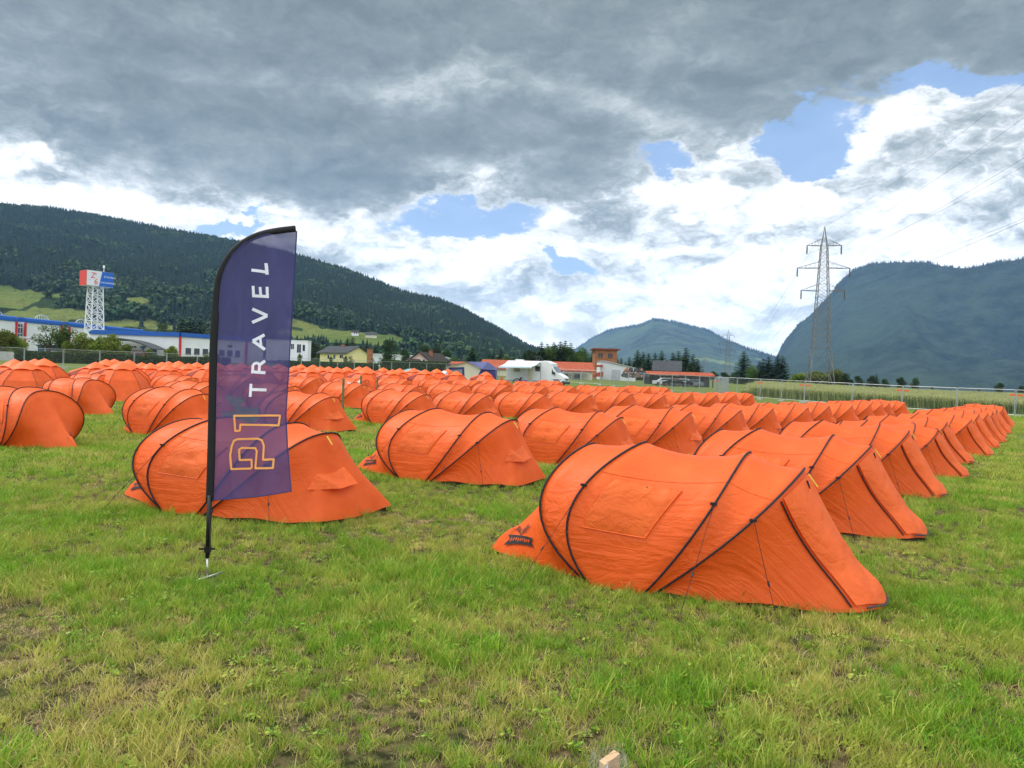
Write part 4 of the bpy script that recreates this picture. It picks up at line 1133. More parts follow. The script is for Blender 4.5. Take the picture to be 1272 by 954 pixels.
tree('leafy', 760, 260, 439, 'green leafy tree right behind the brick cube house', None, .8)
tree('spruce', 586, 210, 429, 'dark conifer standing alone behind the beige marquee', None, 1.7)
tree('leafy', 563, 215, 443, 'round light green bush left of the lone dark conifer', None, .9)
tree('leafy', 603, 215, 444, 'round green bush right of the lone dark conifer', None, .9)
tree('spruce', 621, 220, 432, 'slim dark spruce above the blue marquee', None, 1.3)
tree('leafy', 628, 218, 441, 'low light green tree beside the slim dark spruce', None, .8)
tree('dark', 483, 260, 423, 'broad dark tree between the yellow house and the pink house', None, .8)
tree('dark', 503, 275, 433, 'dark tree to the right behind the broad dark tree', None, .8)
for px, top, lab in [(397, 433, 'dark spruce left above the yellow house roof'), (417, 420, 'pointed spruce above the yellow house chimney'), (431, 419, 'left one of two tall spruces behind the yellow house'), (437, 417, 'right one of two tall spruces behind the yellow house'), (455, 424, 'small spruce right behind the yellow gable'), (466, 426, 'spruce between the brick chimney and the broad dark tree')]:
    tree('spruce', px, 330, top, lab, 'spruces behind the yellow house', 1.5)
for px, top, lab in [(388, 424, 'dark leafy tree right of the white modern building'), (400, 430, 'small dark leafy tree left of the yellow house'), (540, 430, 'green leafy tree behind the pink house'), (553, 434, 'green leafy tree right behind the pink house'), (528, 428, 'tall leafy tree above the pink house chimney')]:
    tree('dark', px, 340, top, lab, 'leafy trees among the houses', .9)
for px, top, lab in [(372, 439, 'left one of three small round topiary trees by the fence'), (393, 440, 'second small round topiary tree, left of the yellow house'), (411, 442, 'small round topiary tree before the yellow wall'), (429, 442, 'small round topiary tree before the yellow house window')]:
    tree('leafy', px, 180, top, lab, 'small garden trees by the yellow house', .55)
for px, top, lab in [(436, 441, 'slender small tree before the yellow gable'), (462, 444, 'sparse young tree right of the brick chimney'), (473, 443, 'sparse young tree, second from the brick chimney'), (487, 442, 'sparse young tree left of the pink house')]:
    tree('airy', px, 175, top, lab, 'young trees left of the pink house', 1.0)
for px, top, lab in [(224, 390.5, 'left one of three grey-green spruces above the blue roofed hall'), (235, 391, 'middle one of three grey-green spruces above the blue roofed hall'), (247, 393, 'right one of three grey-green spruces above the blue roofed hall')]:
    tree('blue', px, 330, top, lab, 'spruces above the blue roofed hall', 1.6)
tree('airy', 202, 330, 399, 'thin leafy tree left of the grey-green spruces', None, .9)
tree('airy', 61, 150, 402, 'airy grey-green birch before the long white hall', None, 1.5)
tree('leafy', 79, 152, 400, 'dense green tree right of the airy birch', None, .8)
for px, top, lab in [(6, 411, 'large olive green bush at the left picture edge'), (20, 420, 'olive green bush beside the large one at the left edge'), (98, 417, 'big olive green bush left of the sign tower foot'), (111, 421, 'olive green bush below the sign tower'), (128, 420, 'olive green bush left of the arched canopy'), (143, 419, 'rightmost olive green bush beside the arched canopy')]:
    tree('bush', px, 128, top, lab, 'olive bushes along the left fence', .9)
for px, top, lab in [(186, 434, 'small bush before the white hall entrance'), (213, 431, 'small green bush at the hall corner, right of the canopy post'), (262, 436, 'small bush below the hall windows, beside the flag pole')]:
    tree('bush', px, 160, top, lab, 'small bushes before the blue roofed hall', .8)
GB = 'bushes beyond the right-hand fence'
for px, top, wr, k, lab in [(995, 464, 1.5, 'bush', 'bright green bush at the left foot of the big pylon'), (1012, 462, 1.3, 'bush', 'bright green bush under the big pylon'), (1032, 461, 1.4, 'bush', 'bright green bush right under the big pylon'), (1052, 463, 1.3, 'dark', 'green bush right of the big pylon'),
        (1066, 466, 1.2, 'dark', 'dark bush further right of the big pylon'), (1082, 467, 1.4, 'dark', 'dark rounded tree left of the slim conifer'), (1100, 470, 1.3, 'dark', 'dark rounded bush right of the slim conifer'), (1119, 468, 1.3, 'dark', 'left one of two round dark trees in the field'), (1136, 469.5, 1.3, 'dark', 'right one of two round dark trees in the field'),
        (1241, 475, 1.4, 'dark', 'round dark tree far right beyond the cornfield'), (1216, 484, 1.5, 'dark', 'low dark bush left of the far right round tree'), (1268, 479, 1.5, 'dark', 'dark tree at the right picture edge beyond the cornfield'), (1158, 481, 1.5, 'dark', 'tiny low bush in the middle of the far field')]:
    tree(k, px, 260 if px < 1060 else 330, top, lab, GB, wr * (.75 if k == 'dark' else 1))
tree('spruce', 1088, 335, 463, 'slim dark conifer among the bushes right of the pylon', None, 1.3)
# hedge behind the left fence: clipped, leafy
def hedge(name, pts, h, w, label, mat, seed, n=9000, leaf=.16):
    rnd = random.Random(seed); t = thing(name, label, 'hedge', gp(*pts[0]))
    o = t.location.copy(); mb = MB(); P = [gp(*q) for q in pts]
    seglen = [(b - a).length for a, b in zip(P[:-1], P[1:])]; tot = sum(seglen)
    for _ in range(n):
        s = rnd.random() * tot; k = 0
        while s > seglen[k]: s -= seglen[k]; k += 1
        d = (P[k + 1] - P[k]).normalized(); base = P[k] + d * s; nx = Vector((-d.y, d.x, 0))
        hh = h * (1 + .12 * noise.noise(base * .25))
        face = rnd.random()
        if face < .5: p = base - nx * w / 2 * rnd.uniform(.8, 1.05) + Vector((0, 0, rnd.random() * hh))
        elif face < .8: p = base + nx * rnd.uniform(-w / 2, w / 2) + Vector((0, 0, hh * rnd.uniform(.93, 1.04)))
        else: p = base + nx * rnd.uniform(-w / 2, w / 2) + Vector((0, 0, rnd.random() * hh))
        q = Euler((rnd.uniform(-1.3, 1.3), rnd.uniform(-1.3, 1.3), rnd.random() * 6.3)).to_matrix(); l = leaf * rnd.uniform(.6, 1.4)
        mb.add([p - o + q @ Vector(v) * l for v in ((-1, 0, 0), (0, -.7, .1), (1, 0, 0), (0, .7, .1))], [(0, 1, 2, 3)])
    mb.build('foliage', mat, t, fix=False)
    c = MB()   # woody core keeps it opaque
    for a, b in zip(P[:-1], P[1:]): c.bar(a - o + Vector((0, 0, h * .42)), b - o + Vector((0, 0, h * .42)), w * .6, h * .8)
    c.build('branches', M_DEC2, t, fix=False)
hedge('hedge', [(18, 112), (90, 116), (180, 122), (285, 128)], 1.5, 1.6, 'dark green hedge behind the wire fence on the left, below the white hall', M_HEDGE, 1, 12000, .2)
hedge('hedge', [(345, 150), (470, 152)], 1.5, 1.2, 'low green hedge behind the fence in front of the yellow house', M_HEDGE, 2, 6000, .15)
hedge('hedge', [(474, 150), (556, 150)], 2.3, 1.4, 'taller clipped green hedge in front of the pink house', M_HEDGE, 3, 7000, .15)
# ------------------------------------------------------------------ crops behind the right-hand fence
def crops():
    MW = blade_mat('crop_leaf', (.12, .19, .04), (.22, .30, .07), (.36, .36, .13)); MT = blade_mat('crop_ear', (.36, .38, .14), (.50, .51, .22), (.42, .42, .16))
    def stalks(seed):
        rnd = random.Random(seed); mb = MB()
        for i in range(34):
            x, y = rnd.uniform(-.6, .6), rnd.uniform(-.4, .4); h = rnd.uniform(.75, 1.05); a = rnd.random() * 6.28; w = .028; c, s = math.cos(a) * w, math.sin(a) * w
            lx, ly = rnd.gauss(0, .07), rnd.gauss(0, .07)
            mb.add([(x - c, y - s, 0), (x + c, y + s, 0), (x + c * .5 + lx, y + s * .5 + ly, h), (x - c * .5 + lx, y - s * .5 + ly, h)], [(0, 1, 2, 3)], 0)
            mb.add([(x + lx - c, y + ly - s, h), (x + lx + c, y + ly + s, h), (x + lx * 1.6, y + ly * 1.6, h + .16)], [(0, 1, 2)], 1)
        me = bpy.data.meshes.new('stalks'); me.from_pydata(mb.v, [], mb.f); me.materials.append(MW); me.materials.append(MT); me.polygons.foreach_set('material_index', mb.m); return me
    cc = source_collection('crop_src', [stalks(1), stalks(2), stalks(3)])
    rnd = random.Random(2); P, Rr, S, I = [], [], [], []
    for _ in range(15000):
        px = rnd.uniform(700, 1420); y0 = prof([(700, 128), (889, 100), (1000, 86), (1122, 75), (1263, 66), (1420, 60)], px); Y = y0 + (rnd.random() ** 2.2) * 150
        p = gp(px, Y) if False else None
        x = at(px, 480, Y).x; k = .55 if px < 940 else 1
        if px < 930: continue
        s = rnd.uniform(.85, 1.15) * (1 + (Y - 70) * .003); P.append((x, Y, gz(x, Y))); Rr.append((0, 0, rnd.random() * 6.28)); S.append((s * 1.3, s * 1.3, s * k)); I.append(rnd.randrange(3))
    scatter('cornfield', P, Rr, S, I, cc, 'pale ripening cornfield behind the fence on the right', 'crop')
crops()
# ------------------------------------------------------------------ materials for built things
WHITE = paint('white_cladding', (.72, .74, .76), .55, var=.05, scale=.4); CREAM = paint('cream_wall', (.66, .62, .46), .8, var=.06, scale=.8)
YELLOWW = paint('yellow_render', (.78, .70, .34), .85, var=.06, scale=.6); PINKW = paint('pink_render', (.66, .46, .38), .85, var=.06, scale=.6)
BLUE = paint('blue_roof_edge', (.012, .10, .42), .4, var=.08, scale=.5); RED = paint('red_strip', (.55, .025, .03), .5, var=.06)
GLASS = paint('dark_glass', (.03, .045, .06), .15, var=.3, scale=.5, spec=.6); BGLASS = paint('blue_glass', (.02, .07, .16), .2, var=.3, scale=.3, spec=.6)
STEELW = paint('white_steel', (.74, .76, .78), .45, var=.05); GALV = paint('galvanised', (.42, .44, .45), .45, .6, var=.12)
PYL = paint('pylon_steel', (.20, .20, .19), .6, .4, var=.2); DGREY = paint('dark_grey', (.05, .055, .06), .6); CONC = paint('concrete', (.42, .42, .40), .9, var=.15, scale=1.5)
def tile_mat(name, a, b, sc=3):
    m, t = new_mat(name); P = t.n('ShaderNodeTexCoord').outputs['Object']
    w = t.n('ShaderNodeTexWave', wave_type='BANDS', bands_direction='Z'); t.L.new(P, w.inputs[0]); w.inputs['Scale'].default_value = sc; w.inputs['Distortion'].default_value = .4
    n = t.noise(P, 1.2, 5, .7); c = t.mix(t.mr(n, .3, .7), a, b); c = t.mix(t.mr(w.outputs['Fac'], .2, .5, .35, 0), c, tuple(x * .5 for x in a))
    finish(t, pbsdf(t, c, .85, 0, .2, bump(t, w.outputs['Fac'], .4, .05))); return m
TILE_R = tile_mat('red_roof_tiles', (.30, .060, .030), (.42, .11, .055)); TILE_D = tile_mat('dark_roof_tiles', (.035, .028, .028), (.065, .05, .045)); TILE_G = tile_mat('grey_roof_tiles', (.045, .048, .055), (.075, .08, .09))
BRICK = tile_mat('orange_brick', (.30, .12, .055), (.40, .18, .085), 1.6)
def fr(o):      # local frame builder
    return o
def window(mb_parent, name, x0, x1, y, z0, z1, frame=STEELW, glass=GLASS, axis='y', out=-1):
    """framed window on a wall: frame is a part, pane a sub-part"""
    f = MB(); w = .09; d = .06
    def bx(m, a0, a1, c0, c1, d0, d1):
        if axis == 'y': m.box(a0, a1, min(y + out * d0, y + out * d1), max(y + out * d0, y + out * d1), c0, c1)
        else: m.box(min(y + out * d0, y + out * d1), max(y + out * d0, y + out * d1), a0, a1, c0, c1)
    bx(f, x0, x1, z0 - w, z0, .0, d + .03); bx(f, x0, x1, z1, z1 + w, 0, d); bx(f, x0 - w, x0, z0 - w, z1 + w, 0, d); bx(f, x1, x1 + w, z0 - w, z1 + w, 0, d)
    xm = (x0 + x1) / 2
    if x1 - x0 > .9: bx(f, xm - .03, xm + .03, z0, z1, .012, d * .8)
    fo = f.build(name, frame, mb_parent)
    g = MB(); bx(g, x0, x1, z0, z1, .0, .010); g.build('pane', glass, fo); return fo
def gable_house(name, label, cat, loc, rz, L_, Wd, eave, ridge, wall, roof, over=.5, ridge_x=True, wins=(), chim=None, group=None, base=-1.5):
    """ridge along local x, gable ends at x=0 and x=L_"""
    t = thing(name, label, cat, loc, rz, group)
    mb = MB(); mb.prism([(0, base), (Wd, base), (Wd, eave), (Wd / 2, ridge), (0, eave)], 'x', 0, L_); mb.build('wall', wall, t)
    sl = (ridge - eave) / (Wd / 2); th = .22
    mb = MB()
    for sgn in (0, 1):
        y0, y1 = (-over, Wd / 2) if not sgn else (Wd + over, Wd / 2)
        z0 = eave - over * sl + .02; z1 = ridge + .02
        a = [(y0, z0), (y1, z1), (y1, z1 + th), (y0, z0 + th)]
        mb.prism(a, 'x', -over, L_ + over)
    ro = mb.build('roof', roof, t)
    if chim:
        cx, cy, ch = chim; mb = MB(); mb.box(cx, cx + .8, cy, cy + .7, ridge - 1.2, ridge + ch); mb.build('chimney', BRICK, ro)
        mb = MB(); mb.box(cx - .08, cx + .88, cy - .08, cy + .78, ridge + ch + .003, ridge + ch + .12); mb.build('chimney_cap', DGREY, ro)
    for w in wins:
        if w[0] == 'side': window(t, 'window', w[1], w[2], 0, w[3], w[4])
        elif w[0] == 'g0': window(t, 'window', w[1], w[2], 0, w[3], w[4], axis='x')
        elif w[0] == 'g1': window(t, 'window', w[1], w[2], L_, w[3], w[4], axis='x', out=1)
    return t
# ------------------------------------------------------------------ long white hall with blue curved roof edge
def hall():
    a = at(-70, 400, 232); b = at(178, 400, 318); g = gz(a.x, a.y)
    ex = Vector((b.x - a.x, b.y - a.y)); Lt = ex.length; rz = math.atan2(ex.y, ex.x)
    t = thing('exhibition_hall', 'long white industrial hall with blue roof edge and red corner strips, behind the bushes', 'hall', (a.x, a.y, g), rz)
    def X(px):   # distance along the facade for a picture column
        d = ray(px, 400); k = (a.x * ex.y - a.y * ex.x) / (d.x * ex.y - d.y * ex.x)
        return (Vector((d.x * k, d.y * k)) - Vector((a.x, a.y))).length
    top = at(10, 392, a.y + ex.y * X(10) / Lt).z - g
    edges = [-70, 20, 31, 77, 86, 125, 134, 178]
    for i in range(0, 8, 2):
        x0, x1 = X(edges[i]), X(edges[i + 1])
        if i == 0: x0 = 0
        mb = MB(); mb.box(x0, x1, 0, 30, -3, top - 1.6); mb.build('wall', WHITE, t)
        mb = MB(); pr = [(-.35, top - 1.7), (-.45, top - .9), (-.2, top - .3), (.6, top), (30, top), (30, top - 1.6), (0, top - 1.6)]
        mb.prism(pr, 'x', x0, x1 + .6); mb.build('roof_edge', BLUE, t, auto=.6)
        for xx in ((x0, x1) if i else (x1,)):
            mb = MB(); mb.box(xx - .3, xx + .3, -.5, -.003, -3, top - 1.3 - .4); mb.build('corner_strip', RED, t)
    for i in (1, 3, 5):
        x0, x1 = X(edges[i]) + .32, X(edges[i + 1]) - .32
        mb = MB(); mb.box(x0, x1, .8, 29, -3, top - 2.4); mb.build('glazed_bay', BGLASS, t)
        mb = MB()
        for k in range(5): z = 1 + k * (top - 4) / 4.3; mb.box(x0, x1, .6, .795, z, z + .18)
        for k in range(1, 3): x = lerp(x0, x1, k / 3); mb.box(x - .08, x + .08, .5, .59, -2, top - 2.5)
        mb.build('mullions', STEELW, t)
        mb = MB(); xm = x0 - 3    # round roof ventilator frames above each bay
        mb.tube([(xm + 3.2 * math.cos(q), 6, top + .02 + 1.9 * math.sin(q)) for q in [PI * k / 10 for k in range(11)]], .09, 5)
        for k in range(1, 10): q = PI * k / 10; mb.bar((xm + 3.2 * math.cos(q), 6, top + 1.9 * math.sin(q)), (xm + 3.2 * math.cos(q), 6.0, top), .08)
        mb.build('roof_frame', STEELW, t)
    # open carport at its foot
    a = gp(28, 165); t = thing('carport', 'low open carport with flat grey roof in front of the long white hall', 'shelter', a)
    mb = MB(); mb.prism([(-1, 4.2), (8, 3.0), (14, 3.0), (14, 3.25), (8, 3.25), (-1, 4.5)], 'y', 0, 6); mb.build('roof', GALV, t)
    for x in (0, 4.5, 9, 13):
        mb = MB(); mb.box(x, x + .2, .3, .5, -1, 3.2); mb.build('post', GALV, t)
    mb = MB(); mb.box(0, 13.5, 5.2, 5.4, -1, 3.0); mb.build('back_wall', BGLASS, t); mb = MB(); mb.box(3, 9, 4.9, 5.1, 1.2, 1.7); mb.build('sign_band', WHITE, t)
hall()
def front_hall():
    Y = 200; a = gp(111, Y); 
    sx = lambda px: at(px, 430, Y).x - a.x
    zt = at(160, 411, Y).z - a.z
    t = thing('entrance_hall', 'white hall with bright blue rounded roof edge and arched canopy', 'hall', a)
    x1 = sx(222)
    mb = MB(); mb.box(0, x1, 0, 35, -3, zt - 1.05); mb.build('wall', WHITE, t)
    mb = MB(); pr = [(0.0, zt - 1.1), (-.1, zt - .6), (.5, zt - .15), (1.3, zt), (x1 + .2, zt), (x1 + .2, zt - 1.1)]; mb.prism(pr, 'y', -.5, 30); mb.build('roof_edge', BLUE, t)
    # side wing going back to the right
    d = math.atan2(26, 24); ang = d
    tw = bpy.data.objects.new('side_wing', None)
    ca, sa = math.cos(ang), math.sin(ang)
    def Wp(s, o, z): return (x1 + s * ca + o * sa, s * sa - o * ca, z)
    def wbox(m, s0, s1, o0, o1, z0, z1):
        vs = [Wp(s, o, z) for z in (z0, z1) for o in (o0, o1) for s in (s0, s1)]
        m.add(vs, [(0, 2, 3, 1), (4, 5, 7, 6), (0, 1, 5, 4), (2, 6, 7, 3), (0, 4, 6, 2), (1, 3, 7, 5)])
    mb = MB(); wbox(mb, .3, 24, -14, 0.03, -3, zt - 1.1); mb.build('side_wall', WHITE, t)
    mb = MB(); wbox(mb, 0.4, 24.4, -14, .45, zt - 1.1, zt - .05); mb.build('roof_edge', BLUE, t)
    for s in (0, 18.5):
        mb = MB(); wbox(mb, s, s + .5, -.3, .5, -3, zt - 1.15); mb.build('corner_strip', RED, t)
    for k in range(7):
        s0 = 1.6 + k * 2.3; f = MB(); wbox(f, s0, s0 + 1.8, .035, .12, 1.5, 3.6); fo = f.build('window', STEELW, t)
        p = MB(); wbox(p, s0 + .15, s0 + 1.65, .12, .14, 1.65, 3.45); p.build('pane', GLASS, fo)
    mb = MB(); wbox(mb, 13.5, 14.6, .04, .2, 4.2, 4.9); mb.build('wall_lamp', DGREY, t)
    # entrance recess, small windows, canopy
    for px in (166, 178):
        window(t, 'window', sx(px) - .8, sx(px) + .8, 0, 3.0, 3.5)
    window(t, 'entrance_glazing', sx(187), sx(194.5), 0, 0.3, 2.9, frame=DGREY, glass=BGLASS)
    mb = MB(); n = 14; xa, xb = sx(150), sx(209.5); up, lo = [], []
    for k in range(n + 1):
        f = k / n; x = lerp(xa, xb, f); z = 4.55 - 2.0 * (f ** 2.2) + .35 * math.sin(PI * f); up.append((x, z + .55 - .35 * f)); lo.append((x, z))
    mb.prism(up + lo[::-1], 'y', -9, -1.0); mb.build('canopy', DGREY, t)
    for px in (196, 206):
        mb = MB(); mb.box(sx(px) - .25, sx(px) + .25, -8.2, -7.8, -2, 2.75 if px > 200 else 3.4); mb.build('canopy_post', BGLASS, t)
    # little shed with red gable between bushes
    g = gp(158, 150); gable_house('shed', 'small shed with orange gable and dark roof under the arched canopy', 'shed', g, R(8), 2.6, 2.2, 1.5, 2.3, TILE_R, TILE_D, .12)
    g = gp(-6, 118); t = thing('concrete_wall', 'grey concrete wall behind the fence at the left edge', 'wall', g)
    mb = MB()
    e = gp(27, 120); x = (e - g); mb.bar((-6, 0, .3), (x.x, x.y, .3 + x.z), .25, 2.2); mb.build('wall_panel', CONC, t)
front_hall()
# ------------------------------------------------------------------ lattice sign tower
def lattice(mb, w0, w1, z0, z1, n, leg, br, faces=4):
    L = []
    for k in range(n + 1):
        f = k / n; w = lerp(w0, w1, f) / 2; z = lerp(z0, z1, f); L.append([Vector((sx * w, sy * w, z)) for sx, sy in ((-1, -1), (1, -1), (1, 1), (-1, 1))])
    for k in range(n):
        for c in range(4):
            mb.bar(L[k][c], L[k + 1][c], leg)
            d = (c + 1) % 4
            mb.bar(L[k][c], L[k + 1][d], br); mb.bar(L[k][d], L[k + 1][c], br); mb.bar(L[k + 1][c], L[k + 1][d], br)
def sign_tower():
    Y = 205; g = gp(116, Y); z = lambda py, px=116: at(px, py, Y).z - g.z
    t = thing('sign_tower', 'white lattice sign tower with red, white and blue advertising box on top', 'sign', g, R(54)); t.scale = (.88, 1, 1)
    mb = MB(); lattice(mb, 4.3, 2.9, -1.5, z(356), 9, .26, .13); mb.build('lattice_mast', STEELW, t, fix=False)
    z0, z1 = z(356) + .02, z(337.5)
    mb = MB(); mb.box(-3.6, 4.2, -2.0, 2.0, z0, z1)
    b = mb.build('sign_box', WHITE, t)
    bl = paint('sign_blue', (.01, .12, .50), .4, var=.05); rd = paint('sign_red', (.70, .05, .03), .4, var=.05)
    mb = MB(); mb.box(-3.63, -3.603, -1.98, 1.98, z0 + .02, z1 - .02); mb.build('red_end_panel', rd, t)
    y = -2.02; h = z1 - z0
    mb = MB(); mb.prism([(-.05, z0 + .03), (4.18, z0 + .03), (4.18, z1 - .03), (.85, z1 - .03)], 'y', y, y + .015); mb.build('blue_panel', bl, t)
    def text(s, x, zz, size, mat, nm, sh=0):
        cu = bpy.data.curves.new(nm, 'FONT'); cu.body = s; cu.size = size; cu.extrude = .01; cu.shear = sh
        tmp = bpy.data.objects.new(nm, cu); COL.objects.link(tmp); dg = bpy.context.evaluated_depsgraph_get(); me = bpy.data.meshes.new_from_object(tmp.evaluated_get(dg)); bpy.data.objects.remove(tmp)
        me.transform(Matrix.Translation((x, y - .02, zz)) @ Matrix.Rotation(PI / 2, 4, 'X')); me.materials.clear(); me.materials.append(mat)
        return link(bpy.data.objects.new(nm, me), t)
    text('Z', -2.55, z0 + h * .50, 2.1, rd, 'sign_letter', .1); text("'", -1.35, z0 + h * .45, 2.2, rd, 'sign_letter', .1); text('6', -1.55, z0 + h * .10, 2.2, rd, 'sign_letter', .1)
    text('STAHLBAU', 1.35, z0 + h * .60, .72, WHITE, 'sign_lettering'); text('MASCHINENBAU', .32, z0 + h * .22, .60, WHITE, 'sign_lettering')
    text('.......', -3.2, z0 + h * .38, .5, DGREY, 'sign_lettering')
    mb = MB(); mb.tube([(2.4, 0, z1), (2.4, 0, z1 + 1.6)], .08, 6); mb.box(2.2, 2.6, -.2, .2, z1 + 1.3, z1 + 2.0); mb.build('roof_antenna', STEELW, t, fix=False)
sign_tower()
# ------------------------------------------------------------------ houses
def houses():
    g = gp(330, 250); t = thing('modern_building', 'flat roofed white building right beside the feather flag edge', 'building', g, 0)
    x1 = at(382.5, 430, 250).x - g.x; zt = at(370, 423.5, 250).z - g.z
    mb = MB(); mb.box(0, x1, 0, 4, -2, zt); mb.build('wall', paint('white_render', (.78, .79, .80), .8, var=.04), t)
    mb = MB(); mb.box(-.15, x1 + .15, -.15, 4.15, zt + .003, zt + .2); mb.build('parapet', WHITE, t)
    for px0, px1, za, zb in ((361.5, 365.2, 1.9, 3.6), (369, 374, .8, 3.5), (376, 379, 1.4, 3.4)):
        k = zt - 4.6; window(t, 'window', at(px0, 430, 250).x - g.x, at(px1, 430, 250).x - g.x, 0, za + k, zb + k)
    mb = MB(); mb.box(2, x1 + 7, -6, -1, -.5, .8); mb.build('terrace', DGREY, t)
    # yellow house: long side faces the field, gable end on the right turned towards us
    g = gp(397, 232); zr = at(425, 430.5, 232).z - g.z; ze = at(425, 438.5, 232).z - g.z
    gable_house('yellow_house', 'yellow rendered house with dark gabled roof and red chimney', 'house', g, R(-32), 11.2, 9.0, ze, zr, YELLOWW, TILE_G, .8,
                wins=(('side', 3.2, 4.0, ze - 1.9, ze - .8), ('side', 5.6, 6.5, ze - 1.9, ze - .7), ('side', 8.2, 9.6, ze - 1.7, ze - .6)), chim=(4.6, 4.2, .7))
    g = gp(459, 215); t = thing('brick_chimney', 'free standing brick chimney stack right of the yellow house', 'chimney', g)
    zt = at(459, 433.5, 215).z - g.z; mb = MB(); mb.box(-.7, .7, -.7, .7, -1, zt); mb.build('shaft', BRICK, t); mb = MB(); mb.box(-.85, .85, -.85, .85, zt + .003, zt + .3); mb.build('cap', DGREY, t)
    g = gp(455, 300); t = thing('long_white_building', 'long low white industrial building behind the pink house', 'building', g)
    x1 = at(554.5, 440, 300).x - g.x; zt = at(480, 440.5, 300).z - g.z
    mb = MB(); mb.prism([(0, -3), (x1, -3), (x1, zt - .5), (0, zt)], 'y', 0, 20); mb.build('wall', paint('pale_cladding', (.62, .65, .68), .6, var=.04, scale=.3), t)
    mb = MB(); mb.prism([(-.3, zt + .003), (x1 + .3, zt - .497), (x1 + .3, zt - .2), (-.3, zt + .3)], 'y', -.5, 20.5); mb.build('roof', WHITE, t)
    # pink house, gable towards us at the left, brown roof falling to the right
    g = gp(503, 190); 
    zr = at(518, 437.5, 190).z - g.z; ze = at(503, 451, 190).z - g.z
    gable_house('pink_house', 'pink gabled house with big dark brown roof and orange chimney', 'house', g + Vector((6.8, .6, 0)), R(90 - 24), 10.5, 8.0, ze, zr, PINKW, TILE_D, .5,
                wins=(('g0', 2.3, 2.9, ze + .2, ze + 1.1), ('g0', 3.5, 4.1, ze + .2, ze + 1.1), ('g0', 5.2, 5.9, ze + .2, ze + 1.1)), chim=(3.5, 2.6, .7))
    g = gp(493, 184); ze2 = at(500, 452, 184).z - g.z; zr2 = at(500, 446, 184).z - g.z
    gable_house('pink_annex', 'small pink gabled annex in front of the left corner of the pink house', 'annex', g + Vector((3.9, 0, 0)), R(90 - 24), 5.2, 3.6, ze2, zr2, PINKW, TILE_D, .4, wins=(('g0', 1.4, 2.1, ze2 - .8, ze2 - .1),))
    # farm houses on the hillside meadows
    def on_hill(px, py):
        best = None
        for v in lm.vs:
            q = proj(*v)
            d = abs(q[0] - px) + 3 * abs(q[1] - py)
            if v.y > 600 and (best is None or d < best[0]): best = (d, v)
        return best[1]
    for px, py, L_, Wd, e, r, wall, roof, rz, lab in [(437, 416, 9, 8, 4, 6.5, WHITE, TILE_D, .4, 'white farmhouse on the hillside meadow above the yellow house'), (456, 417, 16, 8, 3.5, 6.5, CREAM, TILE_G, .2, 'grey roofed barn right of the white farmhouse on the hillside meadow'), (470, 418, 8, 6, 3, 5, WHITE, TILE_D, -.3, 'small house at the right end of the hillside farm'),
                                               (4, 374, 15, 8, 3.5, 6, PINKW, TILE_G, .1, 'grey roofed farmhouse on the meadow at the left picture edge'), (630, 428, 8, 8, 9, 13, YELLOWW, TILE_R, 0, 'tiny ochre house on the hill foot above the marquee'), (640, 429, 9, 8, 7, 10, CREAM, TILE_R, .2, 'tiny pale house right of the ochre one on the hill foot')]:
        v = on_hill(px, py + 2); gable_house('farmhouse', lab, 'house', (v.x, v.y, v.z + 1), rz, L_, Wd, e, r, wall, roof, .8, wins=(('side', 2, 3.5, 2, 4), ('side', 5, 6.5, 2, 4)), group='far houses on the hill', base=-8)
    # red roofed long building behind the van
    Y = 165; g = gp(600, Y); x1 = at(736, 455, Y).x - g.x; zr = at(670, 449, Y).z - g.z; ze = at(670, 459.5, Y).z - g.z
    t = gable_house('red_roofed_building', 'long low building with orange-red tiled roof behind the camper van', 'building', g, 0, x1, 11, ze, zr, CREAM, TILE_R, .5, wins=tuple(('side', x, x + 1.2, ze - 1.6, ze - .6) for x in (14.2, 17, 19.6)))
    g2 = at(697, 465, Y)
    mb = MB(); x = g2.x - g.x; mb.box(x, x + 5.8, -3.4, -.6, ze - .5, ze - .3); po = mb.build('porch_roof', GALV, t)
    for q in (0, 1.9, 3.8, 5.6):
        mb = MB(); mb.box(x + q, x + q + .15, -3.3, -3.15, -1, ze - .503); mb.build('porch_post', GALV, t)
    g = gp(560, 170); gable_house('small_red_house', 'small orange roofed house behind the ridge of the marquee', 'house', g, 0, 9, 8, at(570, 453, 170).z - g.z, at(570, 450, 170).z - g.z, CREAM, TILE_R, .3)
    g = gp(556, 185); t = thing('grey_shed', 'long grey metal roofed shed behind the marquee', 'shed', g); zt = at(575, 448.5, 185).z - g.z
    mb = MB(); mb.prism([(0, -1), (8, -1), (8, zt - 1.6), (0, zt - 1.6)], 'y', 0, 8); mb.build('wall', CREAM, t); mb = MB(); mb.prism([(-.4, zt - 1.59), (8.5, zt - 1.59), (8.5, zt), (-.4, zt)][:4], 'y', 2, 8.5); mb.build('roof', TILE_G, t)
    # brick cube house
    Y = 200; g = gp(738.5, Y); sx = lambda px: at(px, 440, Y).x - g.x; zt = at(750, 434.5, Y).z - g.z
    t = thing('brick_house', 'orange brick cube house with dark red flat roof and two windows', 'house', g)
    mb = MB(); mb.box(0, sx(766.5), 0, 7, -2, zt); mb.build('wall', BRICK, t)
    mb = MB(); mb.box(-.7, sx(766.5) + .7, -.7, 7.7, zt + .003, zt + .35); mb.build('roof', paint('dark_red_sheet', (.22, .04, .03), .6), t)
    for px in (746, 758): window(t, 'window', sx(px) - .6, sx(px) + .6, 0, zt - 2.1, zt - .9, frame=BRICK)
    # white annex sloping down to the right, with garage door and stairs
    Y = 185; g = gp(742, Y); sx = lambda px: at(px, 450, Y).x - g.x; sz = lambda px, py: at(px, py, Y).z - g.z
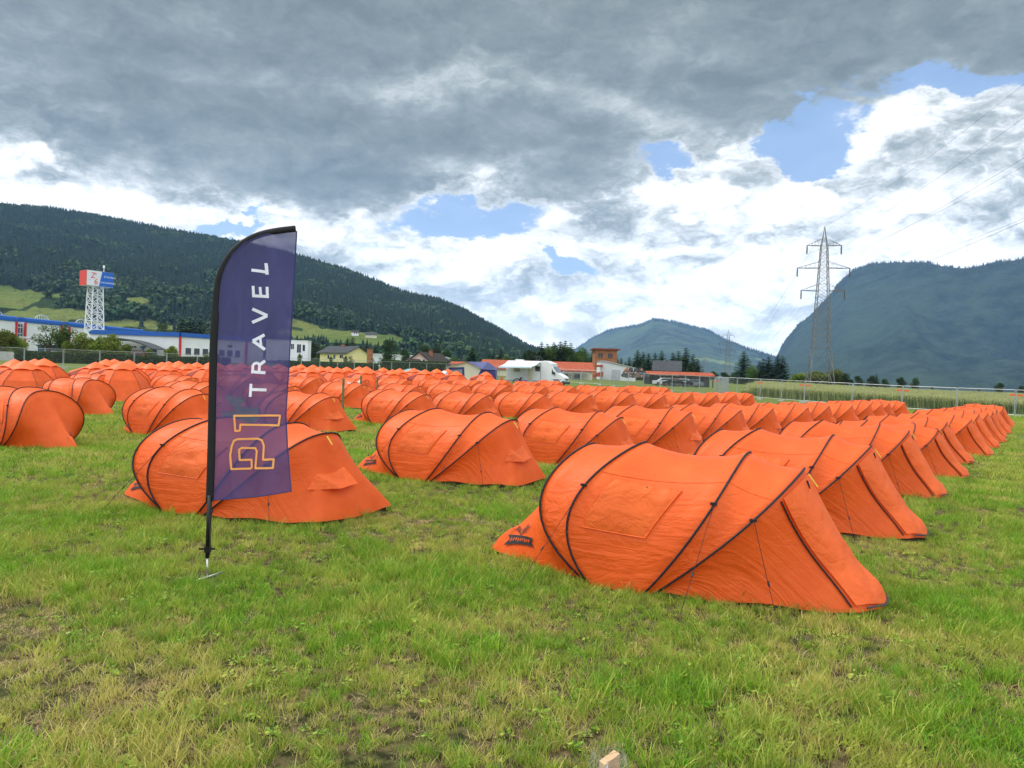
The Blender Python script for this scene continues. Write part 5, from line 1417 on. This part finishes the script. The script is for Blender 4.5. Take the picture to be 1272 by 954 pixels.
    t = thing('white_annex', 'white sloping annex with garage door right of the brick cube house', 'annex', g)
    mb = MB(); mb.prism([(sx(746), -1), (sx(790), -1), (sx(790), sz(790, 458)), (sx(752), sz(752, 449.5)), (sx(746), sz(746, 449.5))], 'y', 0, 8); mb.build('wall', paint('annex_white', (.62, .64, .66), .7, var=.06), t)
    mb = MB(); mb.prism([(sx(745.5), sz(746, 449.3)), (sx(752), sz(752, 449.3)), (sx(790.5), sz(790, 457.8)), (sx(790.5), sz(790, 457)), (sx(752), sz(752, 448)), (sx(745.5), sz(746, 448))], 'y', -.3, 8.3); mb.build('roof', GALV, t)
    mb = MB(); mb.box(sx(760), sx(771), -.06, -.003, -.5, sz(765, 459.5)); mb.build('garage_door', paint('garage_grey', (.40, .43, .46), .6), t)
    mb = MB(); mb.prism([(sx(735), sz(735, 468)), (sx(748), sz(748, 468)), (sx(748), sz(748, 462)), (sx(741), sz(741, 463)), (sx(735), sz(735, 466))], 'y', -3, -.1); mb.build('porch_roof', TILE_R, t)
    mb = MB(); mb.prism([(sx(739), sz(739, 456)), (sx(748), sz(748, 456)), (sx(748), sz(748, 453.5)), (sx(739), sz(739, 453.5))], 'y', -2, -.1); mb.build('balcony', TILE_R, t)
    # heap of big dark pipes and tyres
    rnd = random.Random(4); Y = 140; k = 0
    for px, py in [(775, 466), (779, 467), (783, 466.5), (787, 467), (792, 466.5), (797, 467), (801, 466), (805, 466.5), (777, 462.5), (781, 462.8), (785.5, 463), (789.5, 462.7), (795, 462.8), (799.5, 462.6), (779, 459), (784, 459.3), (791, 459.5), (797, 459.2)]:
        k += 1; p = at(px, py, Y); r = .36; o = thing('drum' if k % 4 else 'barrel', '', 'drum', p)
        mb = MB(); mb.tube([(0, 0, 0), (0, 1.1, 0)], r, 14); mb.build('shell', DGREY if k % 5 else paint('rust_pink', (.45, .22, .16), .7), o, auto=.6)
        mb = MB(); mb.tube([(0, -.06, 0), (0, -.003, 0)], r * .62, 12); mb.build('lid', paint('lid_grey', (.10, .11, .13), .6) if k % 3 else paint('rust_pink', (.45, .22, .16), .7), o, fix=False)
        tag(o, '%s in the heap beside the white annex, %s row, %s from left' % ('dark round drum' if k % 5 else 'rusty pink drum', 'bottom' if k < 9 else ('middle' if k < 15 else 'top'), ORD[k - 1 if k < 9 else (k - 9 if k < 15 else k - 15)]), 'drum', 'drums stacked right of the white annex')
        o.name = 'drum'
    # dark roofed house and long red shed
    Y = 190; g = gp(812, Y); ze = at(820, 460, Y).z - g.z; zr = at(820, 448.5, Y).z - g.z
    gable_house('dark_roofed_house', 'cream house with steep dark grey roof in front of the spruces', 'house', g, R(-12), 6.2, 8, ze, zr, CREAM, TILE_G, .5, wins=(('side', 1, 2, ze - 1, ze - .2), ('side', 3.4, 4.4, ze - 1, ze - .2)))
    Y = 150; g = gp(803, Y); sx = lambda px: at(px, 465, Y).x - g.x; zt = at(845, 464, Y).z - g.z
    t = thing('red_roofed_shed', 'very long low open shed with orange-red roof behind the fence', 'shed', g)
    mb = MB(); mb.prism([(-.5, zt - .35), (4, zt - .35), (2, zt + .35)], 'x', 0, sx(888)); ro = mb.build('roof', TILE_R, t)
    for k in range(9):
        x = lerp(.2, sx(888) - .4, k / 8); mb = MB(); mb.box(x, x + .18, 0, .18, -1, zt - .353); mb.build('post', DGREY, t)
    mb = MB(); mb.box(0.1, sx(887), 3.4, 3.55, -1, zt - .4); mb.build('back_wall', DGREY, t)
    for k, (px, c) in enumerate([(812, (.55, .57, .6)), (822, (.40, .10, .07)), (833, (.6, .6, .58)), (846, (.15, .17, .2))]):
        g = gp(px, 138); t = thing('parked_car', 'tiny %s car parked in front of the long red roofed shed' % ['silver', 'dark red', 'pale grey', 'dark blue'][k], 'car', g)
        mb = MB(); mb.prism([(0, .3), (0, .85), (.9, .95), (1.5, 1.4), (3.0, 1.42), (3.7, .95), (4.1, .85), (4.1, .3)], 'y', 0, 1.7); mb.build('body', paint('car_%d' % k, c, .3), t, bevel=.05)
        mb = MB(); mb.prism([(1.15, .97), (1.6, 1.33), (2.9, 1.35), (3.4, .97)], 'y', -.012, 1.712); mb.build('windows', GLASS, t)
        for x in (.8, 3.2):
            for y in (0, 1.55):
                mb = MB(); mb.tube([(x, y - .02, .32), (x, y + .17, .32)], .32, 14); mb.build('wheel', DGREY, t, fix=False)
houses()
# ------------------------------------------------------------------ power line
def pylon(loc, rz, label):
    t = thing('pylon', label, 'pylon', loc, rz, 'lattice pylons of the power line')
    H_ = 49.3
    mb = MB(); lattice(mb, 7.4, 4.9, -1, 12.6, 2, .23, .10); lattice(mb, 4.9, 1.8, 12.6, 43.5, 16, .19, .085); lattice(mb, 1.8, .9, 43.5, 46, 1, .15, .06)
    for c in ((-.45, -.45), (.45, -.45), (.45, .45), (-.45, .45)): mb.bar((c[0], c[1], 46), (0, 0, H_), .13)
    mb.build('lattice_mast', PYL, t, fix=False)
    tips = [(0, 0, H_)]
    for z, w in ((43.5, 5.1), (36.7, 7.7), (29.9, 6.4)):
        bw = lerp(4.9, 1.8, (z - 12.6) / 30.9) / 2
        for s in (-1, 1):
            mb = MB()
            for sy in (-1, 1):
                mb.bar((s * bw * .9, sy * bw, z), (s * w, 0, z), .15); mb.bar((s * bw * .9, sy * bw * .9, z + 2.0), (s * w, 0, z), .09)
                for k in range(1, 5):
                    f = k / 5; x = lerp(s * bw, s * w, f); mb.bar((x, sy * bw * (1 - f), z), (x, sy * bw * .9 * (1 - f), z + 2.0 * (1 - f)), .05)
            a = mb.build('crossarm', PYL, t, fix=False)
            mb = MB(); mb.tube([(s * (w - .2), 0, z), (s * (w - .2), 0, z - 2.6)], .16, 6)
            for k in range(8): mb.tube([(s * (w - .2), 0, z - .5 - k * .24), (s * (w - .2), 0, z - .6 - k * .24)], .24, 8)
            mb.build('insulator', paint('insulator', (.10, .07, .06), .3), a, fix=False)
            tips.append((s * (w - .2), 0, z - 2.7))
    return t, tips
def powerline():
    P1 = gp(1018, 232); P2 = gp(903, 690); P3 = gp(873.5, 1300); 
    d = Vector((-.178, -.984, 0)); P0 = Vector((P1.x - 25 - 24, P1.y - 262, 0)); P0.z = gz(P0.x, P0.y)
    Rz = math.atan2(.178, 1) * -1
    ps = []
    for p, l in ((P0, 'steel lattice pylon standing behind the photographer'), (P1, 'tall steel lattice pylon rising above the bushes at the right'), (P2, 'second, farther lattice pylon before the distant mountain'), (P3, 'faint third lattice pylon, smallest, left of the second one')):
        if not ps: t, tips = pylon(p, Rz, l); root = t
        else:
            t = copy_tree(root); t.location = p; t['label'] = l
        ps.append(p)
    Mz = Matrix.Rotation(Rz, 3, 'Z')
    nm = ['earth wire along the pylon tips', 'left conductor on the top crossarms', 'right conductor on the top crossarms', 'left conductor on the long middle crossarms', 'right conductor on the long middle crossarms', 'left conductor on the lowest crossarms', 'right conductor on the lowest crossarms']
    for tip, n_ in zip(tips, nm):
        mb = MB(); pts = []
        for a, b in zip(ps[:-1], ps[1:]):
            A = a + Mz @ Vector(tip); B = b + Mz @ Vector(tip); sag = (A - B).length ** 2 * 7.5e-5
            for k in range(24): f = k / 24; pts.append(A.lerp(B, f) - Vector((0, 0, 4 * sag * f * (1 - f))))
        pts.append(B); mb.tube(pts, .020, 4, cap=False); o = mb.build('power_cable', DGREY, fix=False); tag(o, 'thin ' + n_, 'cable', 'cables of the power line')
powerline()
# ------------------------------------------------------------------ construction fences
def fence(name, label, pts, cat='fence', h=2.0, seg=3.5, tags=False, clamp=(0, 9999)):
    P = [Vector((at(px, 470, Y).x, Y, 0)) for px, Y in pts]
    t = thing(name, label, cat, (P[0].x, P[0].y, gz(P[0].x, P[0].y))); o = t.location.copy()
    fm = None; ftm = None
    p = P[0]; k = 0; out = [p.copy()]
    for a, b in zip(P[:-1], P[1:]):
        n = max(1, round((b - a).length / seg)); out += [a.lerp(b, i / n) for i in range(1, n + 1)]
    wire = paint('fence_wire', (.36, .38, .39), .5, .5)
    for i, (a, b) in enumerate(zip(out[:-1], out[1:])):
        a = a.copy(); b = b.copy(); a.z, b.z = gz(a.x, a.y) + .10, gz(b.x, b.y) + .10
        L_ = (b - a).length; rz = math.atan2(b.y - a.y, b.x - a.x)
        if fm is None:
            mb = MB(); w = 3.42
            mb.tube([(0, 0, 0), (0, 0, h)], .024, 6); mb.tube([(w, 0, 0), (w, 0, h)], .024, 6)
            mb.tube([(0, 0, h), (w, 0, h)], .018, 5); mb.tube([(0, 0, .12), (w, 0, .12)], .018, 5)
            fm = mb
        o1 = MB(); o1.v, o1.f, o1.m = fm.v, fm.f, fm.m
        if i == 0:
            ob = o1.build('fence_panel', GALV, t, fix=False); pm = ob.data
            mw = MB()
            for q in range(1, 34): x = q * .1; mw.bar((x, 0, .12), (x, 0, h), .0045)
            for q in range(1, 10): z = .12 + q * (h - .12) / 10; mw.bar((0, 0, z), (3.42, 0, z), .0045)
            wo = mw.build('wire_mesh', wire, ob, fix=False); wm = wo.data
            ft = MB(); ft.box(-.35, .35, -.12, .12, -.10, .04); fo = ft.build('concrete_foot', CONC, ob); ftm = fo.data
        else:
            ob = link(bpy.data.objects.new('fence_panel', pm), t); link(bpy.data.objects.new('wire_mesh', wm), ob); link(bpy.data.objects.new('concrete_foot', ftm), ob)
        ob.location = a - o; ob.rotation_euler = (0, -math.atan2(b.z - a.z, L_), rz); ob.scale = (L_ / 3.5, 1, 1)
        if tags and i % 2 == 0:
            tg = MB(); tg.box(-.42, -.06, -.05, -.03, 1.55, 1.68); tg.box(.06, .42, -.05, -.03, 1.53, 1.66); tg.build('warning_tag', paint('tag_orange', (.75, .12, .05), .6), ob)
fence('construction_fence', 'wire mesh construction fence along the cornfield on the right', [(889, 84), (945, 79), (1000, 74), (1060, 70), (1122, 66), (1190, 62), (1263, 58), (1420, 52)], tags=True)
fence('construction_fence', 'wire mesh fence section running away from the corner left of the lone spruce', [(889, 84.5), (897, 92), (905, 104)])
fence('construction_fence', 'wire mesh construction fence behind the van and the red roofed building', [(628, 124), (700, 116), (746, 110), (820, 97), (888, 84)])
fence('construction_fence', 'wire mesh fence behind the dome tents on the left', [(-60, 74), (30, 80), (124, 86), (245, 94), (350, 106), (440, 117), (530, 125), (625, 128)], tags=False)
# ------------------------------------------------------------------ camper van with awning
def van():
    VW = paint('van_white', (.78, .79, .80), .28, var=.03, scale=1, spec=.5)
    Y = 86; g = gp(668, Y) ; rz = R(-20)
    t = thing('camper_van', 'white camper van with raised roof and awning, parked beyond the tents', 'camper van', g, rz)
    # local x: front at +, camera side is -y ; body length 6.4
    mb = MB(); mb.prism([(-3.4, .45), (-3.4, 2.72), (-3.2, 2.85), (.7, 2.85), (1.15, 2.92), (1.9, 2.62), (1.9, .45)], 'y', -1.1, 1.1); mb.build('living_box', VW, t, bevel=.06)
    mb = MB(); mb.prism([(1.2, .42), (1.2, 2.4), (1.85, 2.38), (2.45, 1.62), (3.10, 1.28), (3.32, 1.05), (3.36, .42)], 'y', -1.0, 1.0); cab = mb.build('cab', VW, t, bevel=.06)
    mb = MB(); mb.add([(1.97, -.82, 2.26), (2.43, -.86, 1.68), (2.43, .86, 1.68), (1.97, .82, 2.26)], [(0, 1, 2, 3)]); 
    for i, v in enumerate(mb.v): mb.v[i] = (v[0] + .05, v[1], v[2] + .04)
    mb.build('windscreen', paint('van_glass', (.05, .08, .09), .1, spec=.8), t, fix=False)
    G = paint('van_side_glass', (.02, .025, .03), .12, spec=.8)
    mb = MB(); mb.prism([(1.35, 1.42), (1.35, 2.15), (1.80, 2.12), (2.22, 1.55), (2.22, 1.42)], 'y', -1.014, -1.004); mb.build('cab_window', G, t)
    mb = MB(); mb.prism([(1.35, 1.42), (1.35, 2.15), (1.80, 2.12), (2.22, 1.55), (2.22, 1.42)], 'y', 1.004, 1.014); mb.build('cab_window', G, t)
    mb = MB(); mb.box(2.15, 2.30, -1.22, -1.02, 1.35, 1.68); mb.build('wing_mirror', DGREY, t, bevel=.03)
    mb = MB(); mb.box(.0, .55, -1.112, -1.103, 1.7, 2.28); mb.build('side_window', G, t)
    mb = MB(); mb.box(-2.5, -1.8, -1.112, -1.103, 1.6, 2.05); mb.build('side_window', paint('blind_beige', (.45, .38, .28), .6), t)
    mb = MB(); mb.box(-.85, -.30, -1.125, -1.103, .62, 2.3); mb.build('entrance_door', CREAM, t)
    mb = MB(); mb.box(.62, .66, -1.112, -1.103, .6, 2.6); mb.box(-3.4, 2.2, -1.114, -1.104, .62, .67); mb.box(.6, 3.0, -1.02, -1.003, .85, .89) ; mb.build('trim_stripe', paint('stripe', (.10, .06, .12), .5), t)
    mb = MB(); mb.prism([(3.05, .38), (3.45, .38), (3.45, .62), (3.30, .72), (3.05, .72)], 'y', -1.02, 1.02); mb.build('bumper', DGREY, t, bevel=.03)
    mb = MB(); mb.box(3.33, 3.40, -.45, .45, .80, .98); mb.build('grille', DGREY, t)
    for y in (-.95, .62):
        mb = MB(); mb.prism([(3.0, .84), (3.385, .84), (3.34, 1.06), (3.05, 1.10)], 'y', y - .02, y + .35); mb.build('headlight', paint('lamp_glass', (.62, .64, .62), .1, spec=.8), t)
    for x in (-2.1, 2.45):
        for y in (-1.02, .80):
            mb = MB(); mb.tube([(x, y - .0, .36), (x, y + .22, .36)], .36, 20); w = mb.build('wheel', DGREY, t, fix=False); mb = MB(); mb.tube([(x, y - .025 if y < 0 else y + .225, .36), (x, y + .0 if y < 0 else y + .25, .36)], .2, 12); mb.build('rim', GALV, w, fix=False)
    for x in (-2.1, 2.45):
        mb = MB(); mb.tube([(x + .46 * math.cos(a), -1.118 if x < 0 else -1.018, .38 + .46 * math.sin(a)) for a in [PI * k / 12 for k in range(13)]], .045, 5); mb.build('wheel_arch', DGREY, t, fix=False)
    mb = MB(); mb.tube([(.2, -.5, 2.88), (.2, -.5, 3.02), (.2, -.2, 3.18)], .04, 6); mb.tube([(.2 + .35 * math.cos(a), -.45, 3.1 + .28 * math.sin(a)) for a in [2 * PI * k / 14 for k in range(15)]], .035, 5); mb.build('roof_aerial', DGREY, t, fix=False)
    mb = MB(); mb.box(-2.6, -1.8, -.4, .4, 2.85, 3.0); mb.build('roof_hatch', VW, t, bevel=.03)
    # awning
    mb = MB(); A = [Vector((-3.3, -1.12, 2.72)), Vector((.55, -1.12, 2.78)), Vector((.45, -3.6, 2.18)), Vector((-3.4, -3.6, 2.12))]
    n = 8; vs = [A[0].lerp(A[1], i / n).lerp(A[3].lerp(A[2], i / n), j / n) - Vector((0, 0, .10 * math.sin(PI * j / n) * 1 )) for j in range(n + 1) for i in range(n + 1)]
    vs2 = [v - Vector((0, 0, .02)) for v in vs]; N = len(vs)
    fs = [(j * (n + 1) + i, j * (n + 1) + i + 1, (j + 1) * (n + 1) + i + 1, (j + 1) * (n + 1) + i) for j in range(n) for i in range(n)]
    mb.add(vs, fs); mb.add([A[3], A[2], A[2] - Vector((0, 0, .18)), A[3] - Vector((0, 0, .18))], [(0, 1, 2, 3)])
    mb.build('awning', paint('awning_blue_white', (.62, .72, .80), .6, var=.05), t, smooth=True, fix=False)
    for x in (-3.3, .35):
        mb = MB(); mb.tube([(x, -3.55, .0), (x, -3.55, 2.1)], .03, 6); mb.build('awning_pole', GALV, t, fix=False)
    o = thing('crate', 'small blue box standing under the van awning', 'box', (g + Matrix.Rotation(rz, 3, 'Z') @ Vector((-1.0, -2.2, 0))), rz)
    mb = MB(); mb.prism([(-.28, 0), (.28, 0), (.33, .62), (-.33, .62)], 'y', -.25, .25); mb.build('box_body', paint('royal_blue', (.02, .05, .45), .5), o, bevel=.03); mb = MB(); mb.box(-.35, .35, -.28, .28, .623, .68); mb.build('box_lid', paint('royal_blue_lid', (.03, .07, .5), .5), o)
    p = g + Matrix.Rotation(rz, 3, 'Z') @ Vector((-1.7, -1.9, 0)); b = thing('folding_chair', 'dark folding chair leaning by the van under the awning', 'chair', p, .4)
    mb = MB(); mb.bar((0, 0, .02), (.5, 0, 1.0), .04); mb.bar((0, .45, .02), (.5, .45, 1.0), .04); mb.bar((.5, 0, .02), (0, 0, .55), .03); mb.bar((.5, .45, .02), (0, .45, .55), .03); mb.build('frame', DGREY, b, fix=False)
    mb = MB(); mb.box(.0, .45, .02, .43, .44, .47); mb.build('seat', DGREY, b); mb = MB(); mb.bar((.3, .22, .6), (.5, .22, .98), .4, .02); mb.build('backrest', DGREY, b)
van()
# ------------------------------------------------------------------ beige and blue marquee
def marquee():
    Y = 80; g = gp(554, Y); t = thing('frame_tent', 'beige and dark blue gabled frame tent left of the camper van', 'marquee', g, 0)
    sc = Y / F; X = lambda px: (px - 554) * sc
    BE = paint('beige_canvas', (.62, .58, .46), .8, var=.06, scale=1); NB = paint('navy_canvas', (.035, .045, .17), .7, var=.1, scale=1); NR = paint('navy_roof', (.07, .08, .20), .6, var=.12, scale=1)
    Z = lambda px, py: at(px, py, Y).z - g.z
    ze = Z(555, 456); zr = Z(580, 449.5)
    # front canvas (beige) with gable, window and blue door part
    mb = MB(); mb.prism([(X(554), -.1), (X(554), ze), (X(580), zr), (X(597), ze - .15), (X(586), -.1)], 'y', 0, .04); mb.build('front_canvas', BE, t)
    mb = MB(); mb.prism([(X(586) + .01, -.1), (X(597) + .01, ze - .16), (X(615), ze - .15), (X(617), -.1)], 'y', .0, .04); mb.build('side_canvas', NB, t)
    mb = MB(); mb.prism([(X(556.5), .55), (X(557), 1.75), (X(576), 1.85), (X(577), .5)], 'y', -.03, -.003); w = mb.build('window_border', NB, t)
    mb = MB(); mb.prism([(X(559.5), .75), (X(560), 1.5), (X(573.5), 1.6), (X(574), .7)], 'y', -.05, -.033); mb.build('window_pane', paint('tent_window', (.20, .22, .22), .3), w)
    mb = MB()   # roof: beige left plane, navy right plane
    mb.add([(X(554) - .2, -.25, ze - .1), (X(580), -.25, zr + .03), (X(580) + .6, 3.4, zr + .10), (X(554) - .1, 3.4, ze - .02)], [(0, 1, 2, 3)]); mb.build('roof_left', BE, t, fix=False)
    mb = MB(); mb.add([(X(580), -.25, zr + .03), (X(598), -.3, ze - .12), (X(616) + .1, 0, ze - .12), (X(616), 3.4, ze + .05), (X(604), 3.0, zr + .12), (X(580) + .6, 3.4, zr + .10)], [(0, 1, 2, 3, 4, 5)]); mb.build('roof_right', NR, t, fix=False)
    mb = MB(); mb.box(X(554), X(616), 3.3, 3.34, -.1, ze); mb.build('back_canvas', NB, t)
    mb = MB(); mb.box(X(554), X(554) + .04, .05, 3.3, -.1, ze - .1); mb.box(X(616), X(616) + .04, .05, 3.3, -.1, ze - .16); mb.build('side_walls', NB, t)
    mb = MB(); mb.tube([(X(554), 0, 0), (X(554), 0, ze)], .03, 6); mb.tube([(X(617), 0, 0), (X(615.5), 0, ze - .1)], .03, 6); mb.build('frame_poles', GALV, t, fix=False)
    c = thing('camp_chair', 'red camping chair beside the dark blue end of the marquee', 'chair', gp(616, 79), .3)
    RD = paint('chair_red', (.55, .04, .04), .6); mb = MB(); mb.bar((0, 0, .45), (.5, 0, .45), .45, .04); mb.build('seat', RD, c); mb = MB(); mb.bar((.5, 0, .48), (.62, 0, 1.05), .45, .04); mb.build('backrest', RD, c)
    for x, y in ((0.02, -.2), (.02, .2), (.5, -.2), (.5, .2)):
        mb = MB(); mb.bar((x, y, 0), (x, y, .43), .03); mb.build('leg', DGREY, c)
marquee()
# ------------------------------------------------------------------ person in white shirt bending over beside the domes
def person():
    g = gp(551, 66); g.z += 0
    SH = paint('shirt_white', (.72, .73, .82), .8, var=.04); SK = paint('skin', (.50, .27, .18), .6, var=.05); TR = paint('trousers_dark', (.04, .05, .08), .8); HR = paint('hair_brown', (.05, .03, .02), .7)
    t = thing('person', 'person in a white shirt bending over among the dome tents', 'person', g, 0)
    V = [(0, 0, .95), (0, .05, 1.12), (0, .14, 1.30), (0, .20, 1.42), (0, .28, 1.50), (0, .36, 1.56),   # pelvis .. head
         (-.17, .18, 1.38), (-.27, .22, 1.14), (-.24, .42, .98), (.17, .18, 1.38), (.27, .22, 1.14), (.24, .42, .98),
         (-.10, .0, .90), (-.12, .04, .48), (-.12, -.02, .08), (-.12, .12, .03), (.10, .0, .90), (.12, .04, .48), (.12, -.02, .08), (.12, .12, .03)]
    E = [(0, 1), (1, 2), (2, 3), (3, 4), (4, 5), (3, 6), (6, 7), (7, 8), (3, 9), (9, 10), (10, 11), (0, 12), (12, 13), (13, 14), (14, 15), (0, 16), (16, 17), (17, 18), (18, 19)]
    Rr = [.15, .15, .17, .12, .06, .09, .075, .05, .035, .075, .05, .035, .095, .065, .045, .04, .095, .065, .045, .04]
    me = bpy.data.meshes.new('body'); me.from_pydata(V, E, []); o = link(bpy.data.objects.new('body', me), t)
    sk = o.modifiers.new('skin', 'SKIN'); 
    for i, r in enumerate(Rr): me.skin_vertices[0].data[i].radius = (r * 1.15 if i < 4 else r, r)
    me.skin_vertices[0].data[0].use_root = True
    o.modifiers.new('sub', 'SUBSURF').levels = 1; o.modifiers['sub'].render_levels = 2
    m, tt = new_mat('person_cloth'); P = tt.n('ShaderNodeTexCoord').outputs['Object']; s = tt.n('ShaderNodeSeparateXYZ'); tt.L.new(P, s.inputs[0])
    c = tt.mix(tt.mr(s.outputs[2], .90, .91), (.04, .05, .08), (.72, .73, .82)); c = tt.mix(tt.mr(s.outputs[2], 1.475, 1.485), c, (.50, .27, .18)); c = tt.mix(tt.mr(s.outputs[1], .33, .335), c, (.50, .27, .18))
    finish(tt, pbsdf(tt, c, .8)); me.materials.append(m)
    mb = MB()
    bm = bmesh.new(); bmesh.ops.create_icosphere(bm, subdivisions=3, radius=.112)
    for v in bm.verts: v.co = Vector((v.co.x * .92, v.co.y * .98 - .012, v.co.z * 1.12)) + Vector((0, .38, 1.60))
    me = bpy.data.meshes.new('hair'); bm.to_mesh(me); bm.free(); me.materials.append(HR); link(bpy.data.objects.new('hair', me), t)
person()
# ------------------------------------------------------------------ stakes, cloth and bag among the tents
def small():
    WD = paint('weathered_wood', (.16, .17, .07), .9, var=.25); WS = paint('sawn_wood', (.55, .36, .20), .8, var=.15, scale=20); PL = paint('pale_cloth', (.62, .68, .68), .7, var=.08)
    for px, top, Y, lab in ((425.5, 468.5, 30, 'tallest of three green wooden stakes among the tents'), (447.5, 465.5, 38, 'green wooden stake behind the grey cloth, middle of three'), (468, 468.5, 40, 'rightmost and shortest green wooden stake among the tents')):
        g = gp(px, Y); z = at(px, top, Y).z - g.z; t = thing('wooden_stake', lab, 'stake', g, .3, 'wooden stakes among the tents')
        mb = MB(); mb.box(-.045, .045, -.045, .045, -.2, z - .06); mb.build('post', WD, t, bevel=.008)
        mb = MB(); mb.add([(-.045, -.045, z - .058), (.045, -.045, z - .058), (.045, .045, z - .058), (-.045, .045, z - .058), (0, 0, z)], [(0, 1, 4), (1, 2, 4), (2, 3, 4), (3, 0, 4)]); mb.build('point', WD, t, fix=False)
    Y = 37; g = gp(441, Y); a, b = at(431, 474, Y), at(447, 472, Y)
    mb = MB(); n = 10; vs = []
    for j in range(n + 1):
        for i in range(n + 1):
            f, h = i / n, j / n; p = a.lerp(b, f); zz = lerp(p.z - .12 * math.sin(PI * f), g.z + .35, h); vs.append((p.x, p.y + .06 * math.sin(f * 9 + h * 4), zz))
    mb.add(vs, [(j * (n + 1) + i, j * (n + 1) + i + 1, (j + 1) * (n + 1) + i + 1, (j + 1) * (n + 1) + i) for j in range(n) for i in range(n)])
    o = mb.build('hanging_cloth', PL, smooth=True, fix=False); md = o.modifiers.new('t', 'SOLIDIFY'); md.thickness = .004; tag(o, 'pale grey-green cloth hung between two wooden stakes among the tents', 'cloth')
    # sawn stake poking in at the bottom of the picture with a torn clear bag
    Y = 3.28; g = gp(757, Y, 950); top = at(757, 934, Y).z
    t = thing('sawn_stake', 'sawn wooden stake at the bottom edge, wrapped in clear plastic', 'stake', (at(757, 945, Y).x, Y, g.z), .55)
    z = top - g.z - .012; z = max(z, .10)
    mb = MB(); mb.prism([(-.04, -.1), (.04, -.1), (.04, z), (-.04, z - .03)], 'y', -.02, .02); mb.build('post', WS, t, bevel=.002)
    mb = MB()
    for k in range(5): mb.box(-.036, .036, -.0212, -.0203, .02 + k * .03, .0215 + k * .03)
    mb.build('grain', paint('grain', (.32, .2, .1), .9), t)
    m, tt = new_mat('clear_plastic'); p = tt.n('ShaderNodeBsdfPrincipled'); p.inputs['Base Color'].default_value = (.8, .85, .9, 1); p.inputs['Roughness'].default_value = .2
    tr = tt.n('ShaderNodeBsdfTransparent'); mx = tt.n('ShaderNodeMixShader'); mx.inputs[0].default_value = .93; tt.L.new(p.outputs[0], mx.inputs[1]); tt.L.new(tr.outputs[0], mx.inputs[2]); finish(tt, mx.outputs[0])
    mb = MB(); n = 20; vs = []
    for j in range(6):
        for i in range(n):
            a = 2 * PI * i / n; r = .058 + .012 * math.sin(a * 5 + j) + .006 * j; vs.append((r * math.cos(a) * 1.2, r * math.sin(a), z + .012 - j * .035 + .012 * math.sin(a * 3 + j)))
    mb.add(vs, [(j * n + i, j * n + (i + 1) % n, (j + 1) * n + (i + 1) % n, (j + 1) * n + i) for j in range(5) for i in range(n)]); mb.build('plastic_sleeve', m, t, smooth=True, fix=False)
    mb = MB(); mb.add([(-.045, -.024, 0), (-.03, -.028, 0), (-.03, -.028, z - .02), (-.045, -.024, z - .05)], [(0, 1, 2, 3)]); mb.build('paper_slip', paint('paper', (.75, .78, .92), .7), t, fix=False)
    # yellow bag between two tents
    g = gp(938, 24.5); g.z = at(938, 545, 24.5).z
    t = thing('storage_bag', 'small yellow and black bag between tents of the second row', 'bag', (g.x, g.y, gz(g.x, g.y)), 0)
    bm = bmesh.new(); bmesh.ops.create_icosphere(bm, subdivisions=3, radius=.2)
    for v in bm.verts: v.co = Vector((v.co.x * .8, v.co.y * .6, v.co.z * 1.5 + .3)) * (.6 + .08 * noise.noise(v.co * 9))
    me = bpy.data.meshes.new('bag_body'); bm.to_mesh(me); bm.free(); me.materials.append(paint('bag_yellow', (.75, .42, .03), .6)); me.polygons.foreach_set('use_smooth', [True] * len(me.polygons)); link(bpy.data.objects.new('bag_body', me), t)
    mb = MB(); mb.tube([(.09, -.03, .2), (.16, -.06, .3), (.17, -.05, .14), (.13, -.03, .03)], .02, 6); mb.build('strap', BLACK, t, fix=False)
    # grey car roof glimpsed behind the domes
    g = gp(510, 72); t = thing('small_dome_tent', 'small grey-green dome tent behind the orange domes left of the marquee', 'tent', g)
    mb = MB(); n = 16; vs = []
    for j in range(7):
        a = PI / 2 * j / 6
        for i in range(n): vs.append((1.9 * math.cos(a) * math.cos(2 * PI * i / n), 1.3 * math.cos(a) * math.sin(2 * PI * i / n), 1.55 * math.sin(a)))
    mb.add(vs, [(j * n + i, j * n + (i + 1) % n, (j + 1) * n + (i + 1) % n, (j + 1) * n + i) for j in range(6) for i in range(n)]); mb.build('fly', paint('grey_green_fly', (.22, .34, .32), .5), t, smooth=True, fix=False)
    mb = MB()
    for k in (0, 1): mb.tube([(1.92 * math.cos(a) * (1 if k else -1) * .72, 1.31 * math.cos(a) * .72, 1.57 * math.sin(a)) for a in [PI * q / 14 for q in range(15)]], .02, 5)
    mb.build('poles', DGREY, t, fix=False)
small()
make_grass()
